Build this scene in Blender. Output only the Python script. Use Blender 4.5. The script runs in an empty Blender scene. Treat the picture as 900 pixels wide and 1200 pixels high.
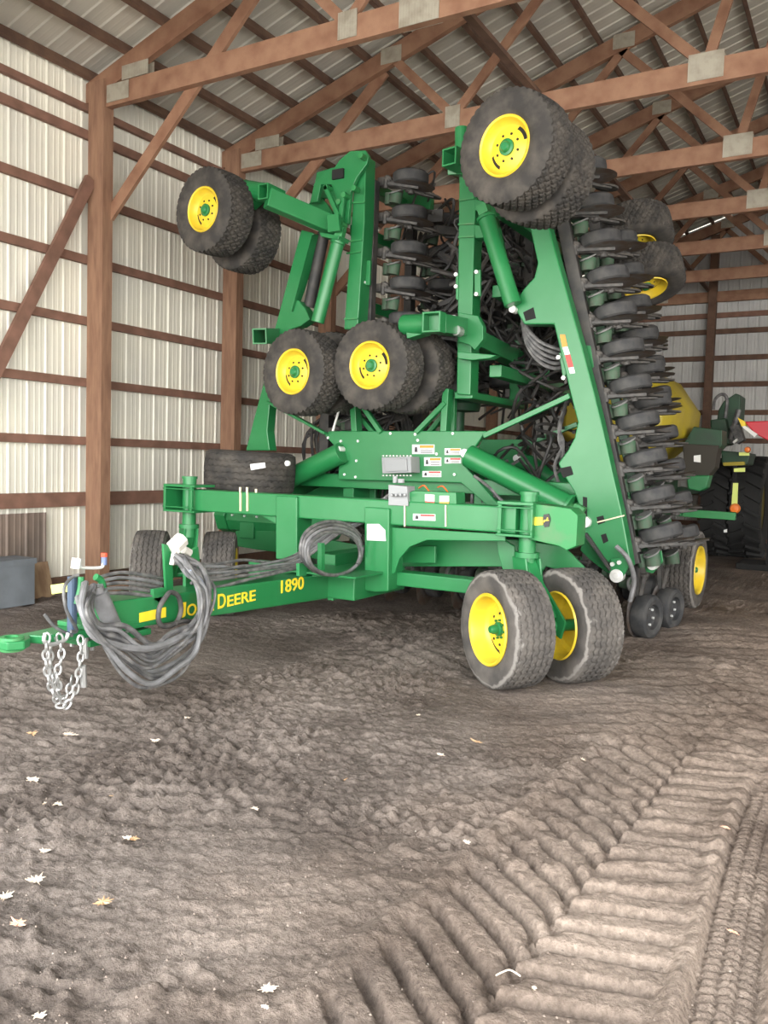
import bpy, math, random
import numpy as np
from mathutils import Vector, Matrix
random.seed(7)
S = bpy.context.scene
COL = S.collection
# ------------------------------------------------------------------ camera
FPX = 981.69
yaw, pit, rol = 0.524626, 0.060145, 0.0287246
CO = Vector((8.34125, 0.0, 1.65329))
fw = Vector((-math.sin(yaw)*math.cos(pit), math.cos(yaw)*math.cos(pit), -math.sin(pit)))
rr_ = Vector((math.cos(yaw), math.sin(yaw), 0)); uu_ = rr_.cross(fw)
c_, s_ = math.cos(rol), math.sin(rol)
CR = c_*rr_ + s_*uu_; CU = -s_*rr_ + c_*uu_
cam = bpy.data.cameras.new('camera'); co = bpy.data.objects.new('camera', cam); COL.objects.link(co)
cam.sensor_fit = 'VERTICAL'; cam.sensor_height = 24; cam.lens = FPX/1200*24
cam.clip_start = .05; cam.clip_end = 300
m = Matrix((( CR.x, CU.x, -fw.x, CO.x), (CR.y, CU.y, -fw.y, CO.y), (CR.z, CU.z, -fw.z, CO.z), (0,0,0,1)))
co.matrix_world = m
S.camera = co
# ------------------------------------------------------------------ world (overcast daylight) and exposure
w = bpy.data.worlds.new('world'); S.world = w; w.use_nodes = True
wn = w.node_tree.nodes; wl = w.node_tree.links
bg = wn['Background']
tc = wn.new('ShaderNodeTexCoord'); sx = wn.new('ShaderNodeSeparateXYZ'); rp = wn.new('ShaderNodeValToRGB')
wl.new(tc.outputs['Generated'], sx.inputs[0]); wl.new(sx.outputs['Z'], rp.inputs[0]); wl.new(rp.outputs[0], bg.inputs[0])
rp.color_ramp.elements[0].position = 0.0; rp.color_ramp.elements[0].color = (1.0, .97, .92, 1)
rp.color_ramp.elements[1].position = .6; rp.color_ramp.elements[1].color = (.86, .93, 1.0, 1)
bg.inputs[1].default_value = 2.4
S.view_settings.view_transform = 'Standard'; S.view_settings.look = 'None'
S.view_settings.gamma = 1; S.view_settings.use_curve_mapping = False
S.view_settings.exposure = 1.68
# open front of the shed: the daylight coming in through the big doorway
al = bpy.data.lights.new('doorway_daylight', 'AREA'); al.shape = 'RECTANGLE'; al.size = 17; al.size_y = 4.6
al.energy = 400; al.color = (1, .97, .92)
ao = bpy.data.objects.new('doorway_daylight', al); COL.objects.link(ao)
ao.location = (10.6, -2.0, 2.7); ao.rotation_euler = (math.radians(88), 0, 0)

# ------------------------------------------------------------------ helpers
def P(px, py, X=None, Y=None, Z=None):
    d = (px-450)/FPX*CR - (py-600)/FPX*CU + fw
    if X is not None: t = (X-CO.x)/d.x
    elif Y is not None: t = (Y-CO.y)/d.y
    else: t = (Z-CO.z)/d.z
    return CO + t*d
class MB:
    def __init__(s): s.v = []; s.f = []; s.mi = []; s.cur = 0; s.g = []
    def add(s, vs, fs):
        b = len(s.v); s.g.append((len(s.v), len(vs), len(s.f), len(fs))); s.v += [tuple(v) for v in vs]; s.f += [tuple(i+b for i in f) for f in fs]; s.mi += [s.cur]*len(fs); return s
    def box(s, a, b):
        x0, y0, z0 = a; x1, y1, z1 = b
        return s.add([(x0,y0,z0),(x1,y0,z0),(x1,y1,z0),(x0,y1,z0),(x0,y0,z1),(x1,y0,z1),(x1,y1,z1),(x0,y1,z1)],
              [(0,3,2,1),(4,5,6,7),(0,1,5,4),(1,2,6,5),(2,3,7,6),(3,0,4,7)])
    def bar(s, p, q, w, h, up=(0,0,1), off=(0,0)):
        p = Vector(p); q = Vector(q); d = (q-p).normalized(); up = Vector(up)
        a = d.cross(up)
        if a.length < 1e-4: a = d.cross(Vector((0,1,0)))
        a.normalize(); b = a.cross(d).normalized()
        vs = []
        for e in (p, q):
            for sa, sb in ((-1,-1),(1,-1),(1,1),(-1,1)):
                vs.append(e + a*(sa*w/2+off[0]) + b*(sb*h/2+off[1]))
        return s.add(vs, [(0,3,2,1),(4,5,6,7),(0,1,5,4),(1,2,6,5),(2,3,7,6),(3,0,4,7)])
    def tubebox(s, p, q, w, h, t=.02, up=(0,0,1)):      # hollow square tube
        p = Vector(p); q = Vector(q); d = (q-p).normalized(); up = Vector(up)
        a = d.cross(up).normalized(); b = a.cross(d).normalized()
        vs = []
        for e in (p, q):
            for k in (0, t):
                for sa, sb in ((-1,-1),(1,-1),(1,1),(-1,1)): vs.append(e + a*sa*(w/2-k) + b*sb*(h/2-k))
        fs = []
        for i in range(4):
            j = (i+1) % 4
            fs += [(i, j, 8+j, 8+i), (4+j, 4+i, 12+i, 12+j), (i, 4+i, 4+j, j), (8+i, 8+j, 12+j, 12+i)]
        return s.add(vs, fs)
    def prism(s, pts, off):
        n = len(pts); off = Vector(off); pts = [Vector(p) for p in pts]
        vs = pts + [p+off for p in pts]
        fs = [tuple(range(n)), tuple(range(2*n-1, n-1, -1))]
        for i in range(n): j = (i+1) % n; fs.append((i, i+n, j+n, j))
        return s.add(vs, fs)
    def tube(s, path, r, n=10, cap=True):
        path = [Vector(p) for p in path]; N = len(path)
        if isinstance(r, (int, float)): r = [r]*N
        t0 = (path[1]-path[0]).normalized(); a = t0.orthogonal().normalized(); vs = []; fs = []
        for i in range(N):
            t = (path[min(i+1, N-1)]-path[max(i-1, 0)]).normalized()
            a = (a - t*a.dot(t)).normalized(); b = t.cross(a)
            for k in range(n):
                th = 2*math.pi*k/n; vs.append(path[i] + (a*math.cos(th)+b*math.sin(th))*r[i])
        for i in range(N-1):
            for k in range(n):
                k2 = (k+1) % n; fs.append((i*n+k, i*n+k2, (i+1)*n+k2, (i+1)*n+k))
        if cap: fs += [tuple(range(n-1, -1, -1)), tuple((N-1)*n+k for k in range(n))]
        return s.add(vs, fs)
    def cyl(s, p, q, r, n=16): return s.tube([p, q], r, n)
    def lathe(s, prof, n=32, M=None, mats=None):
        vs = []; fs = []; m_ = []
        for r, z in prof:
            for k in range(n):
                th = 2*math.pi*k/n; v = Vector((r*math.cos(th), r*math.sin(th), z)); vs.append(M @ v if M else v)
        for i in range(len(prof)-1):
            for k in range(n):
                k2 = (k+1) % n; fs.append((i*n+k, i*n+k2, (i+1)*n+k2, (i+1)*n+k))
        return s.add(vs, fs)
    def mesh(s, name, mats, smooth=False):
        me = bpy.data.meshes.new(name); me.from_pydata(s.v, [], s.f)
        if not isinstance(mats, (list, tuple)): mats = [mats]
        for m_ in mats: me.materials.append(m_)
        me.polygons.foreach_set('material_index', s.mi)
        if smooth:
            me.polygons.foreach_set('use_smooth', [True]*len(me.polygons))
            try: me.set_sharp_from_angle(angle=math.radians(38))
            except Exception: pass
        me.update(); return me
def link(name, me, parent=None, origin=None, M=None):
    o = bpy.data.objects.new(name, me); COL.objects.link(o)
    if parent is not None: o.parent = parent
    if M is not None: o.matrix_local = M
    return o
ROOTLOC = {}
def thing(name, label, cat, loc=(0,0,0), group=None):
    o = bpy.data.objects.new(name, None); COL.objects.link(o); o.location = loc; o.empty_display_size = .1
    o['label'] = label; o['category'] = cat
    if group: o['group'] = group
    ROOTLOC[o.name] = Vector(loc); return o
def root_of(o):
    while o.parent: o = o.parent
    return o
def part(name, mb, mat, parent, smooth=False, bevel=0, label=None):   # mb in world coordinates
    R = ROOTLOC[root_of(parent).name]
    mb.v = [(x-R.x, y-R.y, z-R.z) for x, y, z in mb.v]
    o = link(name, mb.mesh(name, mat, smooth), parent)
    if bevel:
        b = o.modifiers.new('b', 'BEVEL'); b.width = bevel; b.segments = 2; b.limit_method = 'ANGLE'; b.angle_limit = math.radians(40)
    if label: o['label'] = label
    return o
def solo(name, mb, mat, label, cat, group=None, smooth=False):
    xs = np.array(mb.v); c = Vector(((xs[:,0].min()+xs[:,0].max())/2, (xs[:,1].min()+xs[:,1].max())/2, xs[:,2].min()))
    mb.v = [(x-c.x, y-c.y, z-c.z) for x, y, z in mb.v]
    o = link(name, mb.mesh(name, mat, smooth)); o.location = c
    o['label'] = label; o['category'] = cat
    if group: o['group'] = group
    return o
def struct(name, mb, mat, smooth=False):
    o = link(name, mb.mesh(name, mat, smooth)); o['kind'] = 'structure'; return o
def zto(n, at=(0,0,0)):
    n = Vector(n).normalized(); q = Vector((0,0,1)).rotation_difference(n)
    return Matrix.Translation(Vector(at)) @ q.to_matrix().to_4x4()
def spline(pts, k=8):
    pts = [Vector(p) for p in pts]; out = []
    for i in range(len(pts)-1):
        p0 = pts[max(i-1,0)]; p1 = pts[i]; p2 = pts[i+1]; p3 = pts[min(i+2, len(pts)-1)]
        for j in range(k):
            t = j/k
            out.append(.5*((2*p1)+(-p0+p2)*t+(2*p0-5*p1+4*p2-p3)*t*t+(-p0+3*p1-3*p2+p3)*t**3))
    out.append(pts[-1]); return out

# ------------------------------------------------------------------ materials
def mat(name, col, rough=.6, metal=0, col2=None, nscale=6, lo=.4, hi=.65, bump=0, bscale=60, spec=.5, stretch=None, coat=0, detail=6):
    m = bpy.data.materials.new(name); m.use_nodes = True; nt = m.node_tree; N = nt.nodes; L = nt.links
    b = N['Principled BSDF']; b.inputs['Roughness'].default_value = rough; b.inputs['Metallic'].default_value = metal
    b.inputs['Specular IOR Level'].default_value = spec
    if coat: b.inputs['Coat Weight'].default_value = coat; b.inputs['Coat Roughness'].default_value = .12
    b.inputs['Base Color'].default_value = (*col, 1)
    if col2 or bump:
        tc = N.new('ShaderNodeTexCoord'); mp = N.new('ShaderNodeMapping'); L.new(tc.outputs['Object'], mp.inputs[0])
        if stretch: mp.inputs['Scale'].default_value = stretch
    if col2:
        n = N.new('ShaderNodeTexNoise'); n.inputs['Scale'].default_value = nscale; n.inputs['Detail'].default_value = detail
        L.new(mp.outputs[0], n.inputs[0]); r = N.new('ShaderNodeValToRGB'); L.new(n.outputs[0], r.inputs[0])
        r.color_ramp.elements[0].position = lo; r.color_ramp.elements[0].color = (*col, 1)
        r.color_ramp.elements[1].position = hi; r.color_ramp.elements[1].color = (*col2, 1)
        L.new(r.outputs[0], b.inputs['Base Color'])
    if bump:
        n2 = N.new('ShaderNodeTexNoise'); n2.inputs['Scale'].default_value = bscale; n2.inputs['Detail'].default_value = 5
        L.new(mp.outputs[0], n2.inputs[0]); bp = N.new('ShaderNodeBump'); bp.inputs['Strength'].default_value = bump; bp.inputs['Distance'].default_value = .01
        L.new(n2.outputs[0], bp.inputs['Height']); L.new(bp.outputs[0], b.inputs['Normal'])
    return m
GREEN = mat('green_paint', (.014,.165,.048), .36, col2=(.026,.185,.062), nscale=3, lo=.45, hi=.75)
GREENW = mat('green_paint_dusty', (.020,.20,.055), .5, col2=(.10,.16,.08), nscale=5, lo=.5, hi=.8)
YEL = mat('yellow_paint', (.74,.53,.03), .42, col2=(.62,.46,.04), nscale=9)
YELT = mat('yellow_tank', (.42,.33,.02), .5, col2=(.36,.28,.03), nscale=3)
RUB = mat('tire_rubber', (.028,.026,.024), .85, col2=(.075,.066,.056), nscale=7, lo=.4, hi=.7, bump=.2, bscale=80)
RUBD = mat('dusty_tire_rubber', (.055,.050,.046), .9, col2=(.135,.12,.105), nscale=5, lo=.4, hi=.75, bump=.3, bscale=70)
DARK = mat('dark_opening', (.01,.01,.01), .9)
GREY = mat('grey_cast_iron', (.042,.041,.040), .6, metal=.1, col2=(.095,.088,.08), nscale=12)
TBAR = mat('dark_toolbar', (.028,.028,.028), .6, col2=(.055,.05,.045), nscale=8)
STEEL = mat('worn_disc_steel', (.17,.16,.155), .5, metal=.4, col2=(.12,.08,.055), nscale=9)
ZINC = mat('zinc', (.50,.50,.49), .38, metal=.75)
CHROME = mat('white_bolt', (.75,.75,.73), .35, metal=.3)
HOSE = mat('hydraulic_hose', (.07,.07,.072), .45, col2=(.17,.165,.16), nscale=14)
HOSEL = mat('hose_sleeve', (.19,.19,.195), .5, col2=(.12,.12,.12), nscale=10)
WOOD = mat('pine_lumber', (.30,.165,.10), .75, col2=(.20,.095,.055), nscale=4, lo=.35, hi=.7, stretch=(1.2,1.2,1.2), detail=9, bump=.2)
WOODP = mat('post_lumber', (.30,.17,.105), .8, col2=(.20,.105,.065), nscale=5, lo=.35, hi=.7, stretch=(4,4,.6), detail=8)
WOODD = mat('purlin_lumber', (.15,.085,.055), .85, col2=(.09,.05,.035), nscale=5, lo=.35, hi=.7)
WOODG = mat('girt_lumber', (.24,.125,.088), .8, col2=(.15,.08,.055), nscale=5, lo=.35, hi=.7)
PLY = mat('plywood', (.36,.25,.15), .8, col2=(.24,.15,.09), nscale=4, stretch=(3,3,.5))
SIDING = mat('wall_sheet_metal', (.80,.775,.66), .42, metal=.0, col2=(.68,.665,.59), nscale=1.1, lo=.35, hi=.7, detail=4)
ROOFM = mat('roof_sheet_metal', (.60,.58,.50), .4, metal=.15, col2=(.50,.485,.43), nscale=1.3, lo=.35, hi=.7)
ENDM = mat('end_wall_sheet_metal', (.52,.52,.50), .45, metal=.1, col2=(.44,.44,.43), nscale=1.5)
PLATE = mat('galvanised_plate', (.40,.37,.30), .5, metal=.2, col2=(.30,.27,.21), nscale=8)
WHITE = mat('label_white', (.8,.8,.78), .5)
BLACK = mat('label_black', (.02,.02,.02), .5)
ORANGE = mat('label_orange', (.75,.25,.03), .5)
REDL = mat('label_red', (.6,.05,.04), .5)
DECAL = mat('decal_yellow', (.85,.62,.03), .45)
RED = mat('red_paint', (.50,.015,.03), .4)
REFL = mat('reflector_yellow', (.75,.85,.22), .35)
AMBER = mat('amber_lens', (.85,.20,.02), .3)
GBOX = mat('grey_box', (.17,.19,.21), .6, col2=(.13,.145,.16), nscale=4)
LGREY = mat('light_grey_plastic', (.26,.27,.275), .5)
DGREEN = mat('dark_green_paint', (.010,.055,.022), .5, col2=(.015,.038,.02), nscale=4)
LEAFW = mat('leaf_pale', (.68,.58,.47), .8, col2=(.50,.38,.27), nscale=14)
LEAFT = mat('leaf_tan', (.50,.34,.19), .8, col2=(.36,.19,.08), nscale=14)
LEAFP = mat('leaf_pinkish', (.60,.36,.24), .8, col2=(.45,.25,.17), nscale=14)

def mud_ring(m, r0, r1, lim):
    nt = m.node_tree; N = nt.nodes; L = nt.links; b = N['Principled BSDF']
    src = b.inputs['Base Color'].links[0].from_socket; tc = N.new('ShaderNodeTexCoord'); sp = N.new('ShaderNodeSeparateXYZ'); L.new(tc.outputs['Object'], sp.inputs[0])
    cb = N.new('ShaderNodeCombineXYZ'); L.new(sp.outputs[0], cb.inputs[0]); L.new(sp.outputs[1], cb.inputs[1])
    ln = N.new('ShaderNodeVectorMath'); ln.operation = 'LENGTH'; L.new(cb.outputs[0], ln.inputs[0])
    n = N.new('ShaderNodeTexNoise'); n.inputs['Scale'].default_value = 9; n.inputs['Detail'].default_value = 8; L.new(tc.outputs['Object'], n.inputs[0])
    ma = N.new('ShaderNodeMath'); ma.operation = 'MULTIPLY_ADD'; L.new(n.outputs[0], ma.inputs[0]); ma.inputs[1].default_value = .09; L.new(ln.outputs['Value'], ma.inputs[2])
    r = N.new('ShaderNodeValToRGB'); L.new(ma.outputs[0], r.inputs[0]); e = r.color_ramp.elements
    e[0].position = r0; e[0].color = (0,0,0,1); e[1].position = r0+.012; e[1].color = (1,1,1,1)
    e2 = e.new(r1); e2.color = (1,1,1,1); e3 = e.new(r1+.008); e3.color = (0,0,0,1)
    mx = N.new('ShaderNodeMix'); mx.data_type = 'RGBA'; L.new(r.outputs[0], mx.inputs[0]); L.new(src, mx.inputs[6]); mx.inputs[7].default_value = (.21,.195,.178,1)
    L.new(mx.outputs[2], b.inputs['Base Color'])
mud_ring(RUBD, .437, .462, 0)
# dirt floor material
def dirt():
    m = bpy.data.materials.new('packed_dirt'); m.use_nodes = True; nt = m.node_tree; N = nt.nodes; L = nt.links
    b = N['Principled BSDF']; b.inputs['Roughness'].default_value = .92; b.inputs['Specular IOR Level'].default_value = .25
    tc = N.new('ShaderNodeTexCoord')
    def noise(sc, det=6, ro=.6):
        n = N.new('ShaderNodeTexNoise'); n.inputs['Scale'].default_value = sc; n.inputs['Detail'].default_value = det; n.inputs['Roughness'].default_value = ro
        L.new(tc.outputs['Object'], n.inputs[0]); return n
    n1 = noise(1.1, 7); r = N.new('ShaderNodeValToRGB'); L.new(n1.outputs[0], r.inputs[0])
    r.color_ramp.elements[0].position = .34; r.color_ramp.elements[0].color = (.112,.090,.077, 1)
    r.color_ramp.elements[1].position = .68; r.color_ramp.elements[1].color = (.25,.212,.187, 1)
    n2 = noise(38, 5, .7); r2 = N.new('ShaderNodeValToRGB'); L.new(n2.outputs[0], r2.inputs[0])
    r2.color_ramp.elements[0].position = .35; r2.color_ramp.elements[0].color = (.62,.60,.58, 1)
    r2.color_ramp.elements[1].position = .65; r2.color_ramp.elements[1].color = (1.15,1.14,1.12, 1)
    mx = N.new('ShaderNodeMix'); mx.data_type = 'RGBA'; mx.blend_type = 'MULTIPLY'; mx.inputs[0].default_value = 1
    L.new(r.outputs[0], mx.inputs[6]); L.new(r2.outputs[0], mx.inputs[7])
    # uneven paler patches on the right half, tinted in for the brighter light there
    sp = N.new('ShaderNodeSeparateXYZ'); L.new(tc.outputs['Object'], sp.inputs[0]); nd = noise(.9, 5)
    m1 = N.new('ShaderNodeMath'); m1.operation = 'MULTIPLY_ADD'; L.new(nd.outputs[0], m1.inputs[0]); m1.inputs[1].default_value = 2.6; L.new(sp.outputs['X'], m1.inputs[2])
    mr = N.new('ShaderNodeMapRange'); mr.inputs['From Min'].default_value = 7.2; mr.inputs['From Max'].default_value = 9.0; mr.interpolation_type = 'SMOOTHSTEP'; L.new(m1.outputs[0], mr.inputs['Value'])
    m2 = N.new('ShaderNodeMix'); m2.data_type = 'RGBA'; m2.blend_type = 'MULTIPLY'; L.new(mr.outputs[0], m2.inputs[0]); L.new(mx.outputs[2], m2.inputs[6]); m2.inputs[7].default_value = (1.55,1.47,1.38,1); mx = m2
    L.new(mx.outputs[2], b.inputs['Base Color'])
    n3 = noise(70, 8, .75); n4 = noise(16, 6, .65)
    ad = N.new('ShaderNodeMath'); ad.operation = 'ADD'; L.new(n3.outputs[0], ad.inputs[0])
    mu = N.new('ShaderNodeMath'); mu.operation = 'MULTIPLY'; mu.inputs[1].default_value = 2.2; L.new(n4.outputs[0], mu.inputs[0]); L.new(mu.outputs[0], ad.inputs[1])
    bp = N.new('ShaderNodeBump'); bp.inputs['Strength'].default_value = .9; bp.inputs['Distance'].default_value = .018
    L.new(ad.outputs[0], bp.inputs['Height']); L.new(bp.outputs[0], b.inputs['Normal'])
    return m
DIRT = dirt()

# ------------------------------------------------------------------ floor (dirt with track prints)
def vnoise(x, y, seed=0):
    x = np.asarray(x, float); y = np.asarray(y, float)
    xi = np.floor(x).astype(np.int64); yi = np.floor(y).astype(np.int64); fx = x-xi; fy = y-yi
    def h(a, b):
        n = (a*374761393 + b*668265263 + seed*1442695041) & 0x7fffffff
        n = ((n ^ (n >> 13))*1274126177) & 0x7fffffff
        n = n ^ (n >> 16); return (n & 0xffff)/65535.0
    ux = fx*fx*(3-2*fx); uy = fy*fy*(3-2*fy)
    return (h(xi,yi)*(1-ux)+h(xi+1,yi)*ux)*(1-uy)+(h(xi,yi+1)*(1-ux)+h(xi+1,yi+1)*ux)*uy
def sst(a, b, x): t = np.clip((x-a)/(b-a), 0, 1); return t*t*(3-2*t)
TY, TX = .872, -.49      # ripples run across the picture (direction of CR on the ground)
def floor_h(X, Y):
    X = np.asarray(X, float); Y = np.asarray(Y, float)
    a = X*math.cos(yaw)+Y*math.sin(yaw); d = -X*math.sin(yaw)+Y*math.cos(yaw)
    wx = vnoise(X*1.7, Y*1.7, 5)-.5; wy = vnoise(X*1.7, Y*1.7, 6)-.5
    h = .030*(vnoise(X*.9, Y*.9, 1)-.5)
    rough = .35 + .9*sst(.35, .75, vnoise(X*.8+3, Y*.8, 9))
    h = h + rough*.018*(vnoise(a*3+wx*2, d*7+wy*3, 2)-.5) + rough*.014*(vnoise(a*8+wx*3, d*17+wy*4, 3)-.5)
    cl = vnoise(X*26, Y*26, 4); cz = sst(.40,.62,vnoise(X*1.3+7, Y*1.3, 15)); h = h + rough*(.03+.03*cz)*np.maximum(cl-.45, 0) + .016*cz*np.maximum(vnoise(X*38+9, Y*38, 16)-.5, 0) + rough*.010*(vnoise(X*48, Y*48, 8)-.5) + .008*rough*sst(.55,.8,vnoise(a*11+wx*5, d*30+wy*6, 14))
    # layered ripples
    rp_ = np.abs(((d*5.2 + 1.6*vnoise(a*1.5, d*1.5, 11)) % 1)-.5)*2
    h = h + .022*rough*(rp_**2)*sst(.4, .7, vnoise(X*1.1, Y*1.1, 12))
    # the broad rubber-track print
    cx = 7.43 + .035*(Y-3.0) + .02*(vnoise(Y*2, Y*0, 20)-.5)
    t = X-cx; side = t < 0
    hw = .43
    sl = np.where(side, -.78, .30)
    ph = (Y - sl*t + np.where(side, .0, .06) + .02*(vnoise(X*4, Y*4, 21)-.5))/.168
    fr = np.abs((ph % 1)-.5)*2                       # 1 on bars, 0 in grooves
    barp = sst(.10, .50, fr)
    inside = sst(hw+.02, hw-.04, np.abs(t))
    fade = sst(5.6, 4.6, Y)*(.80+.4*(vnoise(X*3, Y*3, 22)-.5)) + .18*sst(8, 5.5, Y)
    mid = sst(-.03, .045, np.abs(t + .03*np.sin(Y*37)))
    chev = (-.052 + .062*barp*mid + .014*(1-mid)*vnoise(X*20, Y*20, 23))*fade
    h = h*(1-.55*inside*fade) + inside*chev
    # squeezed-up edge
    e = np.exp(-((np.abs(t)-hw-.05)/.045)**2); h = h + e*fade*(.018+.012*vnoise(X*9, Y*9, 24))
    # narrow tire print right of it
    t2 = X-(8.03 + .05*np.sin(Y*1.1)); in2 = sst(.115, .09, np.abs(t2))*sst(5.2, 4.4, Y)
    z2 = np.abs(((Y + .55*np.abs(t2))/.046 % 1)-.5)*2
    h = h*(1-.7*in2) + in2*(-.024 + .014*sst(.25,.6,z2)*sst(.12,.35,np.abs(((t2/.058) % 1)-.5)*2)) + .02*np.exp(-((np.abs(t2)-.14)/.03)**2)*sst(5.2,4.4,Y)
    # second, older track crossing farther back
    t3 = X-(7.75 - .22*(Y-7)); in3 = sst(.62, .45, np.abs(t3))*sst(4.6, 5.4, Y)*sst(9.5, 8, Y)
    z3 = np.abs(((Y + .55*t3 + .10*vnoise(X*3, Y*3, 31))/.20 % 1)-.5)*2
    h = h + in3*(.034*sst(.1,.7,z3)*vnoise(X*2.5, Y*2.5, 32)-.01)
    # cracked, flaky ridges in the lane right of the front tires
    in6 = sst(6.2, 6.9, X)*sst(4.4, 5.2, Y)*sst(11, 8.5, Y)
    q = d*4.3 + .22*a + 1.5*vnoise(a*1.1, d*.9, 51) + .35*vnoise(a*5, d*4, 52); fq = q % 1
    h = h + in6*.046*(sst(0, .75, fq)*sst(1.0, .93, fq))*(.35+.9*vnoise(a*1.3, d*1.3, 53))
    # faint prints at the left
    t4 = (X-5.2)*.75+(Y-2.6)*.66; s4 = -(X-5.2)*.66+(Y-2.6)*.75
    in4 = sst(.2,.12,np.abs(s4-.15))*sst(1.0,.7,np.abs(t4)); h = h + in4*.010*(np.abs((s4/.045 % 1)-.5))
    # old lug marks under the tongue
    in5 = sst(.5,.3,np.abs(X-5.15))*sst(5.2,5.7,Y)*sst(8.6,7.8,Y)
    z5 = np.abs(((Y+.5*(X-5.1))/.22 % 1)-.5)*2; h = h + in5*.028*sst(.2,.8,z5)*vnoise(X*2.2, Y*2.2, 41)
    return h-.012
def floor_at(x, y): return float(floor_h(np.array([x]), np.array([y]))[0])
def axis(segs):
    out = []
    for a, b, st in segs: out.append(np.arange(a, b-1e-6, st))
    out.append(np.array([segs[-1][1]])); return np.concatenate(out)
gx = axis([(-.4,2.5,.12),(2.5,4.4,.035),(4.4,6.8,.0135),(6.8,7.86,.0105),(7.86,8.25,.008),(8.25,8.5,.015),(8.5,9.2,.03),(9.2,18.6,.4)])
gy = axis([(-14,-1,.8),(-1,1.4,.2),(1.4,5.4,.0115),(5.4,8,.018),(8,9,.03),(9,12,.05),(12,22,.2)])
XX, YY = np.meshgrid(gx, gy); ZZ = floor_h(XX, YY)
vv = np.stack([XX, YY, ZZ], -1).reshape(-1, 3); nx, ny = len(gx), len(gy)
i0 = (np.arange(ny-1)[:,None]*nx + np.arange(nx-1)[None,:]).reshape(-1)
ff = np.stack([i0, i0+1, i0+nx+1, i0+nx], -1)
me = bpy.data.meshes.new('floor'); me.vertices.add(len(vv)); me.vertices.foreach_set('co', vv.reshape(-1))
me.loops.add(len(ff)*4); me.loops.foreach_set('vertex_index', ff.reshape(-1)); me.polygons.add(len(ff))
me.polygons.foreach_set('loop_start', np.arange(len(ff))*4); me.polygons.foreach_set('loop_total', np.full(len(ff), 4))
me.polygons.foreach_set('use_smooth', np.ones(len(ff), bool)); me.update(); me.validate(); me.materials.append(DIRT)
fo = link('floor', me); fo['kind'] = 'structure'

# ------------------------------------------------------------------ shed shell
Y1, SP, HE = 7.1132, 2.44, 5.733
YEND = Y1+6*SP+.12; RX = 9.1; W2 = 2*RX
SLP = .32
def zr(x): return 6.08 + SLP*(x if x <= RX else W2-x)
def ribbed(mb, o, du, dv, nrm, length, height, pitch=.245, topfn=None, minor=1):
    """sheet from o, along du for length, along dv for height (or topfn(s)); ribs stand out along nrm"""
    o = Vector(o); du = Vector(du); dv = Vector(dv); nrm = Vector(nrm)
    prof = []; s = 0
    while s < length:
        for ds, h in ((0,0),(.015,.016),(.032,.016),(.047,0),(.105,0),(.115,.0035),(.128,.0035),(.138,0),(.175,0),(.185,.0035),(.198,.0035),(.208,0)):
            if s+ds < length: prof.append((s+ds, h*minor if h < .01 else h))
        s += pitch
    prof.append((length, 0))
    vs = []
    for s, h in prof:
        H = topfn(s) if topfn else height
        vs += [o+du*s+nrm*h, o+du*s+nrm*h+dv*H]
    mb.add(vs, [(2*i, 2*i+2, 2*i+3, 2*i+1) for i in range(len(prof)-1)])
YF = Y1-3*SP-.15
mb = MB(); ribbed(mb, (-.05,YF,-.05), (0,1,0), (0,0,1), (1,0,0), YEND-YF+.1, 6.3); struct('wall_left', mb, SIDING)
mb = MB(); ribbed(mb, (W2+.05,YF,-.05), (0,1,0), (0,0,1), (-1,0,0), 4.5, 6.3); ribbed(mb, (W2+.05,10.5,-.05), (0,1,0), (0,0,1), (-1,0,0), YEND-10.4, 6.3); ribbed(mb, (W2+.05,YF+4.5,4.8), (0,1,0), (0,0,1), (-1,0,0), 10.5-YF-4.5, 1.45); struct('wall_right', mb, SIDING)
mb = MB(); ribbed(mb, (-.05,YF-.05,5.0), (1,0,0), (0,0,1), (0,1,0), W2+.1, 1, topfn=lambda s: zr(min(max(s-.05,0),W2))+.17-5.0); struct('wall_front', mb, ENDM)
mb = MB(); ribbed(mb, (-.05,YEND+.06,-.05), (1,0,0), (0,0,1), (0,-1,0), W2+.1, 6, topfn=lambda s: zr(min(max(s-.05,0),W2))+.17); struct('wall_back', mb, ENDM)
L_ = math.hypot(RX+.4, SLP*(RX+.4)); dvl = Vector((1,0,SLP)).normalized(); nl = Vector((SLP,0,-1)).normalized()
mb = MB(); ribbed(mb, (-.4,YF-.3,zr(-.4)+.14), (0,1,0), dvl, nl, YEND-YF+.5, L_, minor=.3)
dvr = Vector((-1,0,SLP)).normalized(); nr = Vector((-SLP,0,-1)).normalized()
ribbed(mb, (W2+.4,YF-.3,zr(-.4)+.14), (0,1,0), dvr, nr, YEND-YF+.5, L_); struct('ceiling', mb, ROOFM)
tn = [0]
def trim(mb, m_): tn[0] += 1; return struct('trim_%d' % tn[0], mb, m_)
# purlins
k = 0
xs = [.02+.585*i for i in range(16)]
for x in xs:
    for xx in (x, W2-x):
        mb = MB(); s_up = Vector((-SLP if xx < RX else SLP, 0, 1))
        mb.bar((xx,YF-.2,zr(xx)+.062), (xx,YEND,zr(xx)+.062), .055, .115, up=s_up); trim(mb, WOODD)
# girts on left wall
for z, hh in ((1.09,.17),(1.8,.10),(2.51,.10),(3.25,.10),(3.98,.10),(4.72,.10),(5.45,.10),(5.76,.08)):
    mb = MB(); mb.box((-.025,YF,z-hh/2), (.035,YEND,z+hh/2)); trim(mb, WOODG)
# girts on back wall
for z in (5.43,5.04,4.4,3.76,3.08,2.4,1.75,1.1,.35):
    mb = MB(); mb.box((0,YEND-.04,z-.06), (W2,YEND+.035,z+.06)); trim(mb, WOODG if z > 5.2 else WOODD)
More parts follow.
